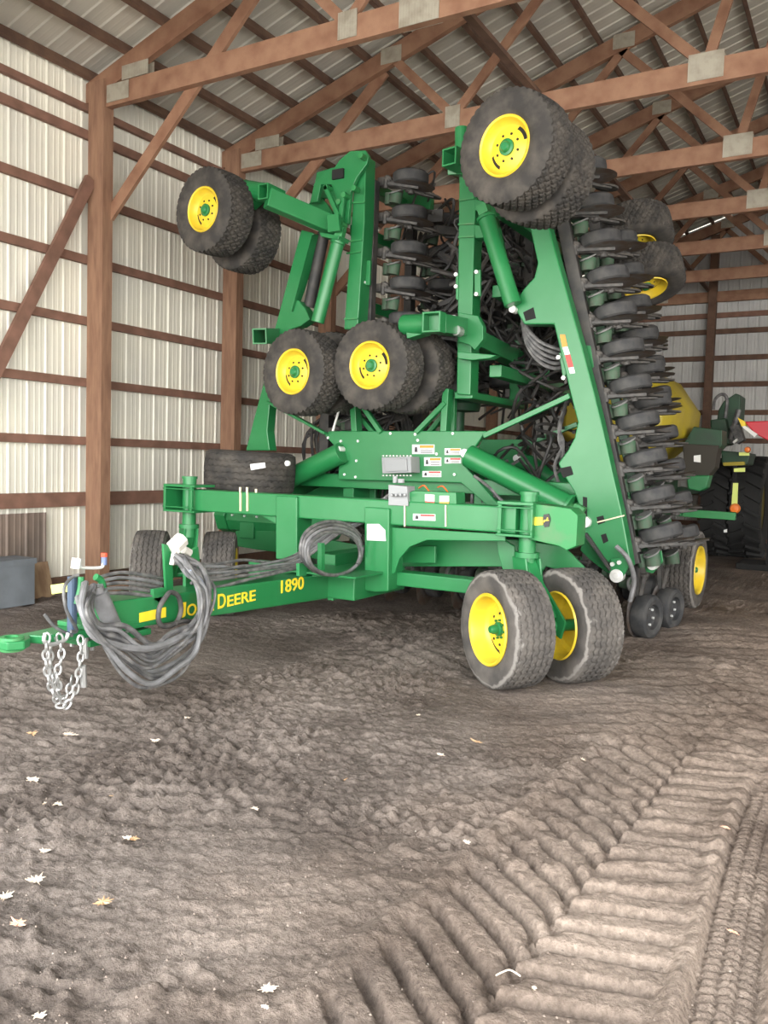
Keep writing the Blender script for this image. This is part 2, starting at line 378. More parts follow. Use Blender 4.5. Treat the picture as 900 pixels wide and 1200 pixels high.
# baseboard planks
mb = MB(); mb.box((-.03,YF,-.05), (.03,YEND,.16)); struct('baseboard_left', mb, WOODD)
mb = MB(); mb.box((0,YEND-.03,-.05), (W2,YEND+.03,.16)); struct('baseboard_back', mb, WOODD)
# posts of left wall
names = ['behind the camera at the shed mouth','just outside the left of the view','just beyond the left edge of the view','in front, nearest full-height post, behind the hitch','second from the front, beside the hanging tires','third from the front, behind the folded frame','fourth from the front','fifth from the front','sixth from the front','in the far left corner']
for k in range(-3, 7):
    y = Y1+SP*k
    if k < -1: continue
    mb = MB(); mb.box((.04,y-.075,-.3), (.30,y+.075,6.05 if k < 6 else 6.0))
    solo('wall_post', mb, WOODP, 'square wooden post on the left wall, %s' % names[k+3], 'post', 'posts of the left wall')
for x in (2.4, 4.80, 7.2):
    mb = MB(); mb.box((x-.09,YEND-.26,-.2), (x+.09,YEND-.05,zr(x)-.3))
    solo('wall_post', mb, WOODD, 'dark wooden post against the far end wall, %s' % {2.4:'hidden behind the machine',4.8:'the one standing behind the yellow tank',7.2:'right of the red sheet'}[x], 'post', 'posts of the end wall')
# diagonal wall brace on the left wall and knee braces
mb = MB(); b = P(106,210,X=.12); a = P(0,425,X=.12); a = b+(a-b)*2.1; mb.bar(a, b, .05, .14, up=(0,0,1)); solo('wall_brace', mb, WOODG, 'diagonal wooden brace leaning on the left wall up to the nearest post', 'brace')
for k, nm in zip(range(0, 6), ('nearest','second','third','fourth','fifth','sixth')):
    y = Y1+SP*k
    mb = MB(); mb.bar((.25,y+.07,4.50), (2.6,y+.07,zr(2.6)-.2), .045, .15)
    solo('knee_brace', mb, WOOD, 'diagonal wooden brace from the %s wall post up to the roof truss' % nm, 'brace', 'knee braces of the trusses')
# trusses
def gplate(mb, x, y, z, w, h):
    for s in (-1, 1):
        yy = y+s*.047
        n = int(w/.03)
        for i in range(n):
            x0 = x-w/2+i*w/n; mb.box((x0, yy-.004, z-h/2), (x0+w/n*.62, yy+.004, z+h/2))
        mb.box((x-w/2, yy-.002, z-h/2), (x+w/2, yy+.002, z+h/2))
ords = ['behind the camera','over the shed mouth','above the camera','nearest in view, over the hitch','second from the front, behind the top tires','third from the front','fourth from the front','fifth from the front','sixth from the front','against the far end wall']
for k in range(-3, 7):
    y = Y1+SP*k
    t = thing('roof_truss', 'wooden roof truss, %s' % ords[k+3], 'truss', (RX,y,HE), 'roof trusses')
    mb = MB(); mb.box((.04,y-.04,HE), (W2-.04,y+.04,HE+.125)); part('bottom_chord', mb, WOOD, t)
    mb = MB(); mb.box((.04,y-.036,HE+.127), (W2-.04,y+.036,HE+.25)); part('bottom_chord', mb, WOOD, t)
    for s in (0, 1):
        fx = (lambda x: x) if s == 0 else (lambda x: W2-x)
        mb = MB(); mb.prism([(fx(-.1),y-.04,zr(-.1)-.24),(fx(-.1),y-.04,zr(-.1)),(RX,y-.04,zr(RX)),(RX,y-.04,zr(RX)-.24)], (0,.08,0)); part('top_chord', mb, WOOD, t)
        for (xa, za), (xb, zb) in (((3.65,0),(2.75,1)),((3.65,0),(5.15,1)),((6.6,0),(4.95,1)),((6.6,0),(7.25,1)),((9.0,0),(7.35,1))):
            A = (fx(xa), y+.0, HE+.2) if za == 0 else None; B = (fx(xb), y+.0, zr(xb)-.14)
            mb = MB(); mb.bar(A, B, .045, .11, up=(0,0,1)) ; part('web', mb, WOOD, t)
        def gp(*a): b = MB(); gplate(b, *a); part('gusset_plate', b, PLATE, t)
        if k == 0 and s == 0:
            for x, ww, h_ in ((3.68,.22,.26),(4.47,.42,.34),(6.6,.36,.26)): gp(fx(x), y, HE+.17, ww, h_)
        else:
            for x, ww, h_ in ((3.65,.2,.26),(6.6,.36,.28)): gp(fx(x), y, HE+.18, ww, h_)
        gp(fx(.50), y, HE+.14, .36, .20); gp(fx(.78), y, HE+.33, .42, .16)
        for x in (2.75,5.05,7.3): gp(fx(x), y, zr(x)-.12, .3, .2)
mb = MB(); mb.bar((4.7,YF,HE+.29), (4.7,YEND,HE+.29), .09, .05); trim(mb, WOODD)
mb = MB(); mb.bar((RX,YF,HE+.29), (RX,YEND,HE+.29), .09, .05); trim(mb, WOODD)
# boards at the foot of the wall, grey box
mb = MB(); ribbed(mb, (.045,5.2,.33), (0,1,0), (0,0,1), (1,0,0), 1.26, .62); 
solo('wainscot_panel', mb, mat('brown_stained_metal', (.20,.15,.12), .7, col2=(.14,.11,.09), nscale=3), 'brown stained ribbed panel at the foot of the left wall', 'panel')
mb = MB(); mb.prism([(.22,6.02,-.03),(.22,6.44,-.03),(.09,6.44,.38),(.09,6.02,.38)], (.02,0,0)); solo('plywood_sheet', mb, PLY, 'short brown plywood sheet leaning on the wall beside the grey box', 'board')
mb = MB(); mb.box((.2,5.2,.0), (.55,5.93,.48)); mb.box((.19,5.18,.44), (.56,5.95,.50)); solo('storage_box', mb, GBOX, 'flat grey box standing at the left edge by the wall', 'box')
mb = MB(); a = P(57,691,X=.9); b = P(108,684,X=.9); mb.bar((.9,6.6,.12), (1.0,8.3,.20), .05, .09); solo('lumber_piece', mb, WOODP, 'length of lumber lying by the foot of the nearest post', 'board')

# ------------------------------------------------------------------ wheels
def tire_mesh(name, R, Wd, rim, kind, nc=168, nw=40, mt=None):
    prof = []
    def add(r, z, t=None): prof.append((r, z, t))
    add(rim*.93, Wd*.36); add(rim, Wd*.40); add(rim*1.04, Wd*.44); add(rim+(R-rim)*.3, Wd*.497); add(rim+(R-rim)*.55, Wd*.505); add(rim+(R-rim)*.78, Wd*.485); add(R*.955, Wd*.452)
    for i in range(nw+1):
        t = i/nw; z = Wd*(.43-.86*t); add(R-(.018*R)*((2*t-1)**2), z, t)
    for r, z, _ in [p for p in prof[:7]][::-1]: add(r, -z)
    M = len(prof); th = np.arange(nc)*2*math.pi/nc
    V = np.zeros((nc, M, 3))
    for j, (r, z, t) in enumerate(prof):
        rr = np.full(nc, r)
        if t is not None:
            c = R*th
            if kind == 'rib':
                wv = .34*np.abs(((th*21/math.pi) % 1)*2-1)
                g = np.abs(((t*6+wv+.1) % 1)-.5)*2
                gr = 1-sst(.10,.26,g); cut = (np.abs(((th*21/math.pi+(int(t*7+.1) % 2)*.5) % 1)-.5) < .09)*.35
                rr = rr-R*.034*np.maximum(gr, cut)
            elif kind == 'block':
                a = (th*20/math.pi+t*3.2) % 1; b = (th*20/math.pi-t*3.2) % 1
                gr = np.maximum(1-sst(.12,.3,np.abs(a-.5)*2), 1-sst(.12,.3,np.abs(b-.5)*2))
                rr = rr-R*.036*gr
        elif 5 <= j <= 6 or M-7 <= j <= M-6:
            if kind == 'block': rr = rr-R*.015*((((th*40/math.pi) % 2) < 1))
        V[:, j, 0] = rr*np.cos(th); V[:, j, 1] = rr*np.sin(th); V[:, j, 2] = z
    vs = V.reshape(-1, 3); i = np.arange(nc)[:,None]; j = np.arange(M-1)[None,:]; i2 = (i+1) % nc
    F = np.stack([i*M+j, i*M+j+1, i2*M+j+1, i2*M+j], -1).reshape(-1, 4)
    me = bpy.data.meshes.new(name); me.from_pydata(vs.tolist(), [], F.tolist()); me.materials.append(mt)
    me.polygons.foreach_set('use_smooth', [True]*len(me.polygons)); me.set_sharp_from_angle(angle=math.radians(45)); me.update(); return me
def rim_mesh(name, rr, Wd, dish=.10):
    mb = MB(); z0 = Wd*.43; zd = z0-dish
    mb.lathe([(rr*1.05,z0-.015),(rr*1.07,z0+.004),(rr*1.04,z0+.016),(rr*.97,z0+.008),(rr*.93,z0-.02),(rr*.90,zd+.035),(rr*.84,zd+.01),(rr*.78,zd)], 48)
    n = 48; b = len(mb.v); vs = []
    for r, z in ((rr*.78,zd),(rr*.66,zd+.012),(rr*.40,zd+.03),(rr*.2,zd+.03),(0.001,zd+.03)):
        for k in range(n): vs.append((r*math.cos(2*math.pi*k/n), r*math.sin(2*math.pi*k/n), z))
    fs = []; mi = []
    for i in range(4):
        for k in range(n):
            k2 = (k+1) % n; fs.append((i*n+k, i*n+k2, (i+1)*n+k2, (i+1)*n+k)); mi.append(1 if (i == 0 and (k % 24) < 6) else 0)
    mb.add(vs, fs); mb.mi[-len(fs):] = mi
    # bolt holes
    mb.cur = 1
    for k in range(8):
        a = 2*math.pi*k/8+.2; x, y = rr*.46*math.cos(a), rr*.46*math.sin(a); mb.cyl((x,y,zd+.022), (x,y,zd+.032), .010, 8)
    mb.cur = 0
    mb.lathe([(rr*.78,zd-.002),(rr*.88,zd-.03),(rr*.9,-z0+.03),(rr*1.0,-z0-.005),(rr*1.05,-z0+.01)], 48)
    mb.lathe([(0.001,zd-.004),(rr*.78,zd-.004)], 48)
    return mb.mesh(name, [YEL, DARK], True)
def hub_mesh(name, zb, r=.055, h=.08, nb=8):
    mb = MB(); mb.lathe([(r*1.5,zb),(r*1.5,zb+.02),(r*1.05,zb+.025),(r,zb+h*.7),(r*.7,zb+h),(.001,zb+h)], 20)
    for k in range(nb):
        a = 2*math.pi*k/8; mb.cyl((r*1.9*math.cos(a), r*1.9*math.sin(a), zb-.01), (r*1.9*math.cos(a), r*1.9*math.sin(a), zb+.018), .009, 6)
    return mb.mesh(name, [GREEN], True)
T_WING = tire_mesh('wing_tire', .445, .37, .222, 'block', nc=200, nw=36, mt=RUB)
R_WING = rim_mesh('wing_rim', .222, .37, .07); H_WING = hub_mesh('wing_hub', .37*.43-.04, .043, .05, 0)
T_MAIN = tire_mesh('main_tire', .445, .335, .255, 'rib', nc=252, nw=60, mt=RUBD)
T_SPAR = tire_mesh('flat_tire', .445, .40, .265, 'rib', nc=192, nw=44, mt=RUB)
R_MAIN = rim_mesh('main_rim', .255, .36, .13); H_MAIN = hub_mesh('main_hub', .36*.43-.10, .036, .085)
ROOT = (4.1, 7.8, 0)
SEED = thing('air_seeder', 'large green folded air seeder with a long tongue and yellow wheels, filling the shed', 'farm machine', ROOT)
RV = Vector(ROOT)
def wheel(c, n, kind='wing', label=None, sc=1):
    T, R_, H = {'wing':(T_WING,R_WING,H_WING), 'main':(T_MAIN,R_MAIN,H_MAIN), 'flat':(T_SPAR,R_MAIN,H_MAIN)}[kind]
    o = link('tire', T, SEED, M=Matrix.Translation(-RV) @ zto(n, c) @ Matrix.Scale(sc, 4))
    if label: o['label'] = label
    link('rim', R_, o); link('hub', H, o); return o
G = lambda name, mb, bev=.008, m=None, parent=SEED, smooth=False, label=None: part(name, mb, m or GREEN, parent, smooth, bev, label)
def GS(name, mb, bev=0, m=None, parent=SEED, smooth=False):      # every piece of mb a part of its own
    o = None
    for v0, nv, f0, nf in mb.g:
        b = MB(); b.v = mb.v[v0:v0+nv]; b.f = [tuple(i-v0 for i in f) for f in mb.f[f0:f0+nf]]; b.mi = mb.mi[f0:f0+nf]
        o = part(name, b, m or GREEN, parent, smooth, bev)
    return o
def py(pts, Y): return [P(x, y, Y=Y) for x, y in pts]
def px(pts, X): return [P(x, y, X=X) for x, y in pts]
def plate(name, pts, Y, th, m=None, bev=.006, parent=SEED):
    mb = MB(); mb.prism(py(pts, Y), (0,th,0)); return G(name, mb, bev, m, parent)

# ---- front frame (Y about 6.2)
YB = 6.2
zt, zb_ = 1.325, 1.115
mb = MB(); mb.box((2.50,YB,zb_), (5.95,YB+.2,zt)); FB = G('front_beam', mb, .012)
def caster_bracket(x, s):
    mb = MB()
    xa, xb = (x-.21, x+.09) if s > 0 else (x-.21, x+.20)
    mb.box((xa,YB-.06,zb_-.02), (xb,YB+.24,zb_+.0)); mb.box((xa,YB-.06,zt+.02), (xb,YB+.24,zt+.045))
    mb.box((x-.21 if s < 0 else x+.07,YB-.06,zb_), (x-.18 if s < 0 else x+.09,YB+.24,zt+.02))
    mb.box((x+.14 if s < 0 else x-.20,YB-.06,zb_), (x+.17 if s < 0 else x-.17,YB-.03,zt+.02))
    mb.bar((xa,YB-.065,zt-.0), (xb,YB-.065,zt-.0), .012, .012); mb.bar((xa,YB-.065,zb_+.03), (xb,YB-.065,zb_+.03), .012, .012)
    G('caster_bracket', mb, .004)
    mb = MB(); mb.cyl((x,YB+.09,.84), (x,YB+.09,zt+.1), .068, 24); mb.cyl((x,YB+.09,zt+.10), (x,YB+.09,zt+.125), .078, 24); mb.cyl((x,YB+.09,.93), (x,YB+.09,.97), .10, 24)
    G('caster_pivot', mb, 0, smooth=True)
XR, XL = 6.02, 2.44
caster_bracket(XR, 1); caster_bracket(XL, -1)
def caster(x, axle_mid, nrm, gap, label):
    n = Vector(nrm).normalized(); am = Vector(axle_mid); am0 = am.copy(); am = am-n*.07
    top = Vector((x,YB+.09,.90)); d = (Vector((am.x,am.y,0))-Vector((top.x,top.y,0))); d.normalize()
    mb = MB(); sd = Vector((n.x,n.y,0)).normalized()
    for s in (-1, 1):
        o = sd*s*.055
        pts = [top+o-d*.09+Vector((0,0,.03)), top+o+d*.08+Vector((0,0,.03)), top+o+d*.12-Vector((0,0,.15)), am+o+d*.13+Vector((0,0,.05)), am+o+d*.08-Vector((0,0,.09)), am+o-d*.08-Vector((0,0,.03)), top+o-d*.04-Vector((0,0,.22))]
        mb.prism(pts, sd*s*.018)
    mb.bar(top+Vector((0,0,-.02)), am+Vector((0,0,.04)), .10, .12)
    G('caster_leg', mb, .006)
    mb = MB(); am = am0; mb.cyl(am-n*(gap+.05), am+n*(gap+.05), .045, 16); G('axle', mb, 0, smooth=True)
    wheel(am+n*gap, n, 'main', label[0]); wheel(am-n*gap, -n, 'main', label[1])
n1 = Vector((-.60,-.80,0))
caster(XR, (6.22,6.09,.43), n1, .30, ('dusty front tire of the right-hand pair under the frame','dusty rear tire of the right-hand pair under the frame'))
n2 = Vector((.79,.61,0))
caster(XL, (2.21,6.50,.43), n2, .35, ('ribbed tire showing beyond the left caster leg','ribbed tire of the left pair nearer the wall'))
# decal plate & emblem on right bracket
plate('deck_plate', [(617,590),(640,592),(668,596),(677,604),(675,640),(664,645),(655,640),(620,632)], 6.20, .22, GREENW)
mb = MB(); mb.prism(py([(624,606),(636,606),(636,615),(624,616)], 6.19), (0,.012,0)); G('decal', mb, 0, DECAL)
mb = MB(); mb.prism(py([(637,603),(643,602),(645,608),(643,617),(638,618),(636,610)], 6.19), (0,.012,0)); EM = G('emblem', mb, 0, BLACK, label='black shield emblem with a leaping deer')
deer = [(0,2),(1,4.5),(3,5),(5,5.3),(6,7),(5.4,8.6),(6.4,8),(7,9),(7,7.6),(8.2,7),(7.2,6.4),(7,4.8),(9,4.2),(9.4,3.4),(7,3.6),(5.5,3.2),(3.4,3.2),(2,1.5),(.2,.2),(1.2,2.2)]
def deer_mark(cx, cy, s, Y, parent, m_):
    mb = MB(); mb.prism(py([(cx+(a-4.7)*s, cy-(b-4.5)*s) for a, b in deer], Y), (0,.006,0)); G('deer_mark', mb, 0, m_, parent)
deer_mark(640, 609.5, .75, 6.182, EM, DECAL)
# posts below the beam down to the tongue
plate('frame_post', [(323,581),(348,582),(348,657),(323,655)], YB-.03, .24, bev=.01)
plate('frame_post', [(427,594),(456,596),(455,693),(440,694),(427,692)], YB-.03, .26, bev=.01)
plate('gusset', [(298,600),(323,602),(323,614)], YB+.04, .03)
plate('arch_plate', [(456,618),(592,626),(592,634),(560,634),(500,633),(480,641),(468,655),(462,672),(456,674)], YB+.03, .03)
mb = MB(); a = P(456,668,Y=YB+.15); mb.box((a.x,YB+.12,.58), (5.9,YB+.30,.70)); G('lower_beam', mb, .01)
plate('lower_back_plate', [(462,632),(600,632),(660,640),(700,680),(640,664),(610,700),(590,664),(462,664)], YB+.55, .03)
plate('lower_web', [(466,640),(510,640),(510,660),(466,660)], YB+.40, .03)
plate('side_plate', [(580,626),(602,640),(606,672),(590,672),(584,650)], YB+.28, .04)
mb = MB(); a = P(398,677,X=4.42)
mb.box((4.0,6.0,.46), (4.60,6.9,.70)); G('tongue_head', mb, .012)
mb = MB(); mb.box((3.2,YB+.1,.46), (4.1,YB+.28,.66)); G('tongue_head', mb, .012)
mb = MB(); mb.box((4.05,5.72,.694), (4.78,6.25,.712)); G('tongue_top_plate', mb, .004)
# tongue: tapered box beam
XT = 4.33
def tg(y, z, x): return (x,y,z)
mb = MB(); 
a0 = P(127,741,X=XT); a1 = P(127,706,X=XT); b0 = P(400,694,X=XT); b1 = P(400,670,X=XT)
mb.add([(XT,a0.y,a0.z),(XT,a1.y,a1.z),(XT,6.3,.665),(XT,6.3,.44),(XT-.28,a0.y,a0.z),(XT-.28,a1.y,a1.z),(XT-.28,6.3,.665),(XT-.28,6.3,.44)],
  [(0,3,2,1),(4,5,6,7),(0,1,5,4),(1,2,6,5),(2,3,7,6),(3,0,4,7)])
TONGUE = G('tongue', mb, .012)
_y0 = P(385,680,X=XT).y; _y1 = P(404,680,X=XT).y
mb = MB(); mb.box((XT-.01,_y0,.44), (XT+.05,_y1,.675)); G('tongue_collar', mb, .006)
if 0: mb.prism([(XT-.0,5.35,.462),(XT-.0,5.35,.675),(XT+.01,5.5,.68),(XT+.01,5.5,.455)], (.03,0,0)); mb.box((XT,5.5,.47), (XT+.05,5.72,.67)); mb.prism([(XT,5.95,.45),(XT+.5,6.2,.45),(XT+.5,6.2,.47),(XT,5.95,.47)], (0,0,.0005)); G('tongue_collar', mb, .006)
mb = MB(); mb.prism([(XT+.0,_y0-.25,.672),(XT+.0,6.3,.672),(XT+.36,6.3,.672),(XT+.30,_y0+.1,.672)], (0,0,.012)); G('tongue_flange', mb, 0)
if 0: mb.prism([(XT+.0,4.9,.668),(XT+.0,6.3,.668),(XT+.45,6.3,.668),(XT+.28,5.75,.668)], (0,0,.014)); mb.prism([(XT+.0,4.9,.452),(XT+.0,6.3,.442),(XT+.45,6.3,.442),(XT+.28,5.75,.445)], (0,0,.014)); GS('tongue_flange', mb, 0)
# lettering on tongue
def letters(txt, p_left, p_right, h, name='lettering', big=None):
    """text on the +X face, running +Y, between two points"""
    a = Vector(p_left); b = Vector(p_right); ev = (b-a).normalized(); up = Vector((0,-ev.z,ev.y)).normalized()
    cu = bpy.data.curves.new(name, 'FONT'); cu.body = txt; cu.size = 1; cu.extrude = .004; cu.offset = .012
    ob = bpy.data.objects.new(name, cu); COL.objects.link(ob)
    dg = bpy.context.evaluated_depsgraph_get(); me0 = bpy.data.meshes.new_from_object(ob.evaluated_get(dg)); bpy.data.objects.remove(ob)
    n = len(me0.vertices); A = np.zeros(n*3); me0.vertices.foreach_get('co', A); A = A.reshape(-1, 3)
    x0, x1, y0, y1 = A[:,0].min(), A[:,0].max(), A[:,1].min(), A[:,1].max(); Wt = (b-a).length
    mb = MB(); mb.v = []
    o2 = []
    for x, y, z in A:
        v = a + ev*((x-x0)/(x1-x0)*Wt) + up*((y-y0)/(y1-y0)*h) + Vector((.003+z*.5,0,0)); o2.append(tuple(v))
    mb.v = o2; mb.f = [tuple(p.vertices) for p in me0.polygons]; mb.mi = [0]*len(mb.f)
    return part(name, mb, DECAL, TONGUE)
def tx(x, y): return P(x, y, X=XT+.001)
letters('J', tx(210,724.5), tx(217,723.3), .105)
letters('OHN', tx(219,722.5), tx(250,715.5), .082)
letters('D', tx(255,713.5), tx(264,711.5), .105)
letters('EERE', tx(266,711), tx(299,703.5), .082)
letters('1890', tx(329,695.5), tx(355.5,690), .105)
mb = MB(); mb.prism([tx(163,729.5),tx(194,723),tx(194,711.5),tx(163,718.5)], (.004,0,0)); part('tongue_stripe', mb, DECAL, TONGUE)
# hitch
XH = 4.19
hz = .57
mb = MB()
pts2 = [(-.02,3.02),(.055,2.97),(.10,2.90),(.055,2.82),(-.055,2.82),(-.10,2.90),(-.085,3.0),(-.10,3.2),(-.15,3.45),(-.15,3.62),(-.13,3.9),(.13,3.9),(.15,3.62),(.15,3.45),(.10,3.2),(.06,3.05)]
mb.prism([(XH+a, b+.12, hz-.03) for a, b in pts2], (0,0,.05)); G('drawbar', mb, .008)
mb = MB(); mb.lathe([(.035,-.045),(.066,-.045),(.07,0),(.066,.035),(.035,.035),(.035,-.045)], 24, M=Matrix.Translation((XH,3.01,hz))); G('hitch_eye', mb, .004, GREENW)
mb = MB(); mb.box((XH-.13,3.42,hz+.02), (XH+.13,3.95,hz+.05)); mb.box((XH-.13,3.45,hz-.09), (XH+.13,3.95,hz-.05)); mb.prism([(XH-.15,3.5,hz+.05),(XH-.15,3.95,hz+.05),(XH-.15,3.95,hz+.17)], (.02,0,0)); G('hitch_plate', mb, .005)
mb = MB()
for dx in (-.09,.09):
    for yy in (3.5,3.62,3.78): mb.cyl((XH+dx,yy,hz-.12), (XH+dx,yy,hz+.085), .014, 8)
mb.cyl((XH+.09,3.45,hz-.16), (XH+.09,3.45,hz+.09), .020, 10); GS('hitch_bolt', mb, 0, ZINC)
# jack and crank with red handle
jx = 4.16
J0 = P(120,700,X=4.3)
mb = MB(); mb.cyl(P(134,738,X=4.36), P(115,694,X=4.36), .055, 20); mb.cyl(P(115,694,X=4.36), P(113,687,X=4.36), .04, 16); G('grey_jack_boot', mb, 0, HOSEL, smooth=True)
mb = MB(); mb.cyl((4.28,3.35,.58), (4.28,3.35,.92), .028, 12); mb.bar((4.28,3.35,.60), (4.28,3.35,.88), .05, .03); JP = G('jack_post', mb, 0, mat('blue_grey_post',(.05,.08,.13),.5))
mb = MB(); A_ = P(90,660,X=4.28); B_ = P(97,665,X=4.28); C_ = P(118,665,X=4.28); D_ = P(121,660,X=4.28)
mb.tube(spline([A_,B_,C_,D_,P(122,655,X=4.28)], 5), .010, 8); mb.cyl(A_+Vector((0,-.01,-.03)), A_+Vector((0,0,.03)), .028, 10); G('jack_crank', mb, 0, CHROME, JP)
mb = MB(); mb.cyl(P(122,662,X=4.28), P(122,652,X=4.28), .017, 10); G('crank_grip', mb, 0, mat('blue_handle',(.12,.16,.30),.5), JP)
mb = MB(); mb.cyl(P(122,652.5,X=4.28), P(122,648,X=4.28), .020, 10); G('crank_grip_cap', mb, 0, mat('red_cap',(.7,.06,.02),.4), JP)
mb = MB(); mb.bar(P(60,691,X=4.16), P(88,687,X=4.24), .02, .055); G('clearance_marker', mb, .004, REFL)
mb = MB(); mb.tube(spline([P(112,676,X=4.35),P(118,680,X=4.35),P(121,690,X=4.35),P(122,706,X=4.35)],5), .022, 8); mb.tube(spline([P(95,676,X=4.35),P(94,690,X=4.35),P(90,708,X=4.35)],5), .018, 8); GS('jack_bracket', mb, 0)
# hose rack on the tongue
mb = MB()
mb.prism(px([(189,637),(200,640),(201,704),(193,708)], 4.24), (.02,0,0)); mb.prism(px([(176,690),(189,688),(200,700),(200,708),(176,712)], 4.30), (.03,0,0))
mb.prism(px([(214,650),(229,640),(232,672),(240,700),(214,704)], 4.10), (.03,0,0)); GS('hose_rack', mb, .004)
mb = MB(); p = P(208,640,X=4.30); q = P(201,662,X=4.30); mb.cyl(P(213,632,X=4.3), P(203,642,X=4.3), .055, 8); mb.cyl(P(205,642,X=4.3), q, .016, 8); mb.cyl(P(215,644,X=4.25), P(222,648,X=4.25), .03, 8); G('hose_coupler', mb, 0, mat('dusty_white_coupler',(.55,.53,.48),.6))
mb = MB(); mb.tube(spline([P(194,700,X=4.42),P(187,712,X=4.42),P(186,728,X=4.42),P(193,734,X=4.42),P(206,730,X=4.42),P(212,715,X=4.42),P(209,699,X=4.42),P(200,694,X=4.42),P(194,700,X=4.42)],6), .017, 8); mb.tube(spline([P(206,730,X=4.43),P(220,728,X=4.43),P(230,736,X=4.43)],5),.016,8); G('hose_hook_loop', mb, 0, GREY)
# hanging hose bundle
def hose(pts, r=.018, m=HOSE, name='hydraulic_hose', k=8, n=8):
    mb = MB(); mb.tube(spline(pts, k), r, n); o = part(name, mb, m, SEED, smooth=True); return o
hang = []
hr = random.Random(11)
for i in range(12):
    u = i/11; x = 4.42+.16*hr.random(); j = lambda a: hr.uniform(-a, a)
    dp = 756+50*u; rx_ = 236+14*hr.random(); sh = j(8)
    pts = [P(104+j(7),690+j(8),X=4.38), P(100+j(8),710+u*10,X=x), P(114+u*12+sh*.5,732+u*26,X=x), P(140+u*12+sh,dp-22+8*u,X=x+.02), P(172+u*8+sh,dp,X=x+.03), P(206+j(8),dp-14-4*u,X=x+.03), P(rx_-6,724+u*30+j(8),X=x+.02), P(rx_+j(4),690+u*10,X=x), P(228+j(10),668+j(7),X=4.38), P(208+j(6),654+j(6),X=4.30)]
    hose(pts, hr.choice((.011,.014,.018)), HOSEL if i % 3 == 1 else HOSE)
hose([P(92,700,X=4.35),P(98,720,X=4.45),P(110,745,X=4.5),P(140,757,X=4.55),P(175,760,X=4.55),P(205,750,X=4.55),P(228,733,X=4.5),P(243,700,X=4.45)], .024, HOSEL)
hose([P(83,740,X=4.35),P(90,738,X=4.35),P(78,715,X=4.38),P(75,690,X=4.36),P(84,677,X=4.33),P(92,674,X=4.33)], .010)
hose([P(52,720,X=4.25),P(65,735,X=4.27),P(85,745,X=4.3)], .010)
hose([P(222,668,X=4.40),P(236,682,X=4.44),P(243,705,X=4.46),P(240,730,X=4.5)], .012, mat('grey_blue_hose',(.22,.25,.32),.5))
# hoses lying on the tongue towards the frame and rising to the valve block
for i in range(7):
    X_ = 4.06+.04*i; jj = lambda a: hr.uniform(-a, a)
    pts = [P(224,660+i*4+jj(3),X=X_), P(250,662+i*4+jj(3),X=X_), P(285,659+i*3.4+jj(3),X=X_), P(320,657+i*2.6+jj(2),X=X_), P(348,649+i*2.8,X=X_+.02), P(374,630+i*3,X=X_+.1), P(400,612+i*3,X=X_+.2), P(430,600+i*2.5,X=X_+.3), P(450,584+i*2,X=4.62), P(464,574+i*1.6,X=4.66)]
    hose(pts[:(5 if i > 4 else 10)], .0125, HOSEL if i in (1,3) else HOSE)
for i in range(5):
    X_ = 4.15+.04*i
    hose([P(118,676+i*5,X=X_),P(140,671+i*6,X=X_),P(165,673+i*6,X=X_),P(190,678+i*6,X=X_)], .012, HOSEL if i == 1 else HOSE)
# coil of hoses above the tongue
for i in range(4):
    cx0, cy0 = 389+i*.8, 641+i*2; rx, ry = 37-i*2.2, 30-i*2.0
    hose([P(cx0+rx*math.cos(a), cy0+ry*math.sin(a)+ (3 if math.sin(a) > 0 else 0), X=4.52+i*.03) for a in [2*math.pi*t/14+.3*i for t in range(14)]], .0145, HOSEL if i == 2 else HOSE, k=4)
mb = MB(); mb.prism(px([(372,636),(376,636),(376,668),(372,668)], 4.5), (.04,0,0)); mb.prism(px([(347,660),(356,660),(356,674),(347,675)], 4.45), (.03,0,0)); G('hose_support', mb, .003)
# safety chains
def chain(pts, name='safety_chain'):
    path = spline(pts, 30); acc = 0; pos = [path[0]]; 
    for a, b in zip(path, path[1:]):
        acc += (b-a).length
        if acc >= .046: pos.append(b); acc = 0
    mb = MB()
    for i in range(len(pos)-1):
        p = pos[i]; d = (pos[i+1]-p).normalized(); a = d.orthogonal().normalized()
        if i % 2: a = d.cross(a)
        L, r = .030, .017; loop = []
        for k in range(13):
            th = 2*math.pi*k/12; loop.append(p + d*(L*math.cos(th)) + a*(r*math.sin(th)))
        mb.tube(loop, .0075, 6, False)
    part(name, mb, ZINC, SEED, smooth=True)
chain([P(55,748,X=4.3),P(54,775,X=4.3),P(60,805,X=4.3),P(73,828,X=4.3),P(86,815,X=4.32),P(92,790,X=4.34),P(95,760,X=4.35),P(93,735,X=4.33)])
chain([P(60,750,X=4.25),P(59,775,X=4.24),P(64,800,X=4.24),P(74,820,X=4.24),P(82,805,X=4.25),P(86,780,X=4.26)])
chain([P(70,748,X=4.31),P(72,770,X=4.31),P(67,790,X=4.31),P(70,812,X=4.31)])
mb = MB(); mb.box((4.30,3.40,.17), (4.34,3.43,.40)); 
mb.tube([P(97,780,X=4.34),P(98,805,X=4.34)], .02, 8); mb.v = mb.v[8:]; mb.f = [tuple(i-8 for i in f) for f in mb.f[6:]]; mb.mi = mb.mi[6:]; G('chain_hook', mb, 0, ZINC)
mb = MB(); mb.tube(spline([P(53,742,X=4.3),P(52,752,X=4.3),P(62,755,X=4.31),P(76,750,X=4.32),P(80,742,X=4.32)],5), .012, 8); G('shackle', mb, 0, ZINC)
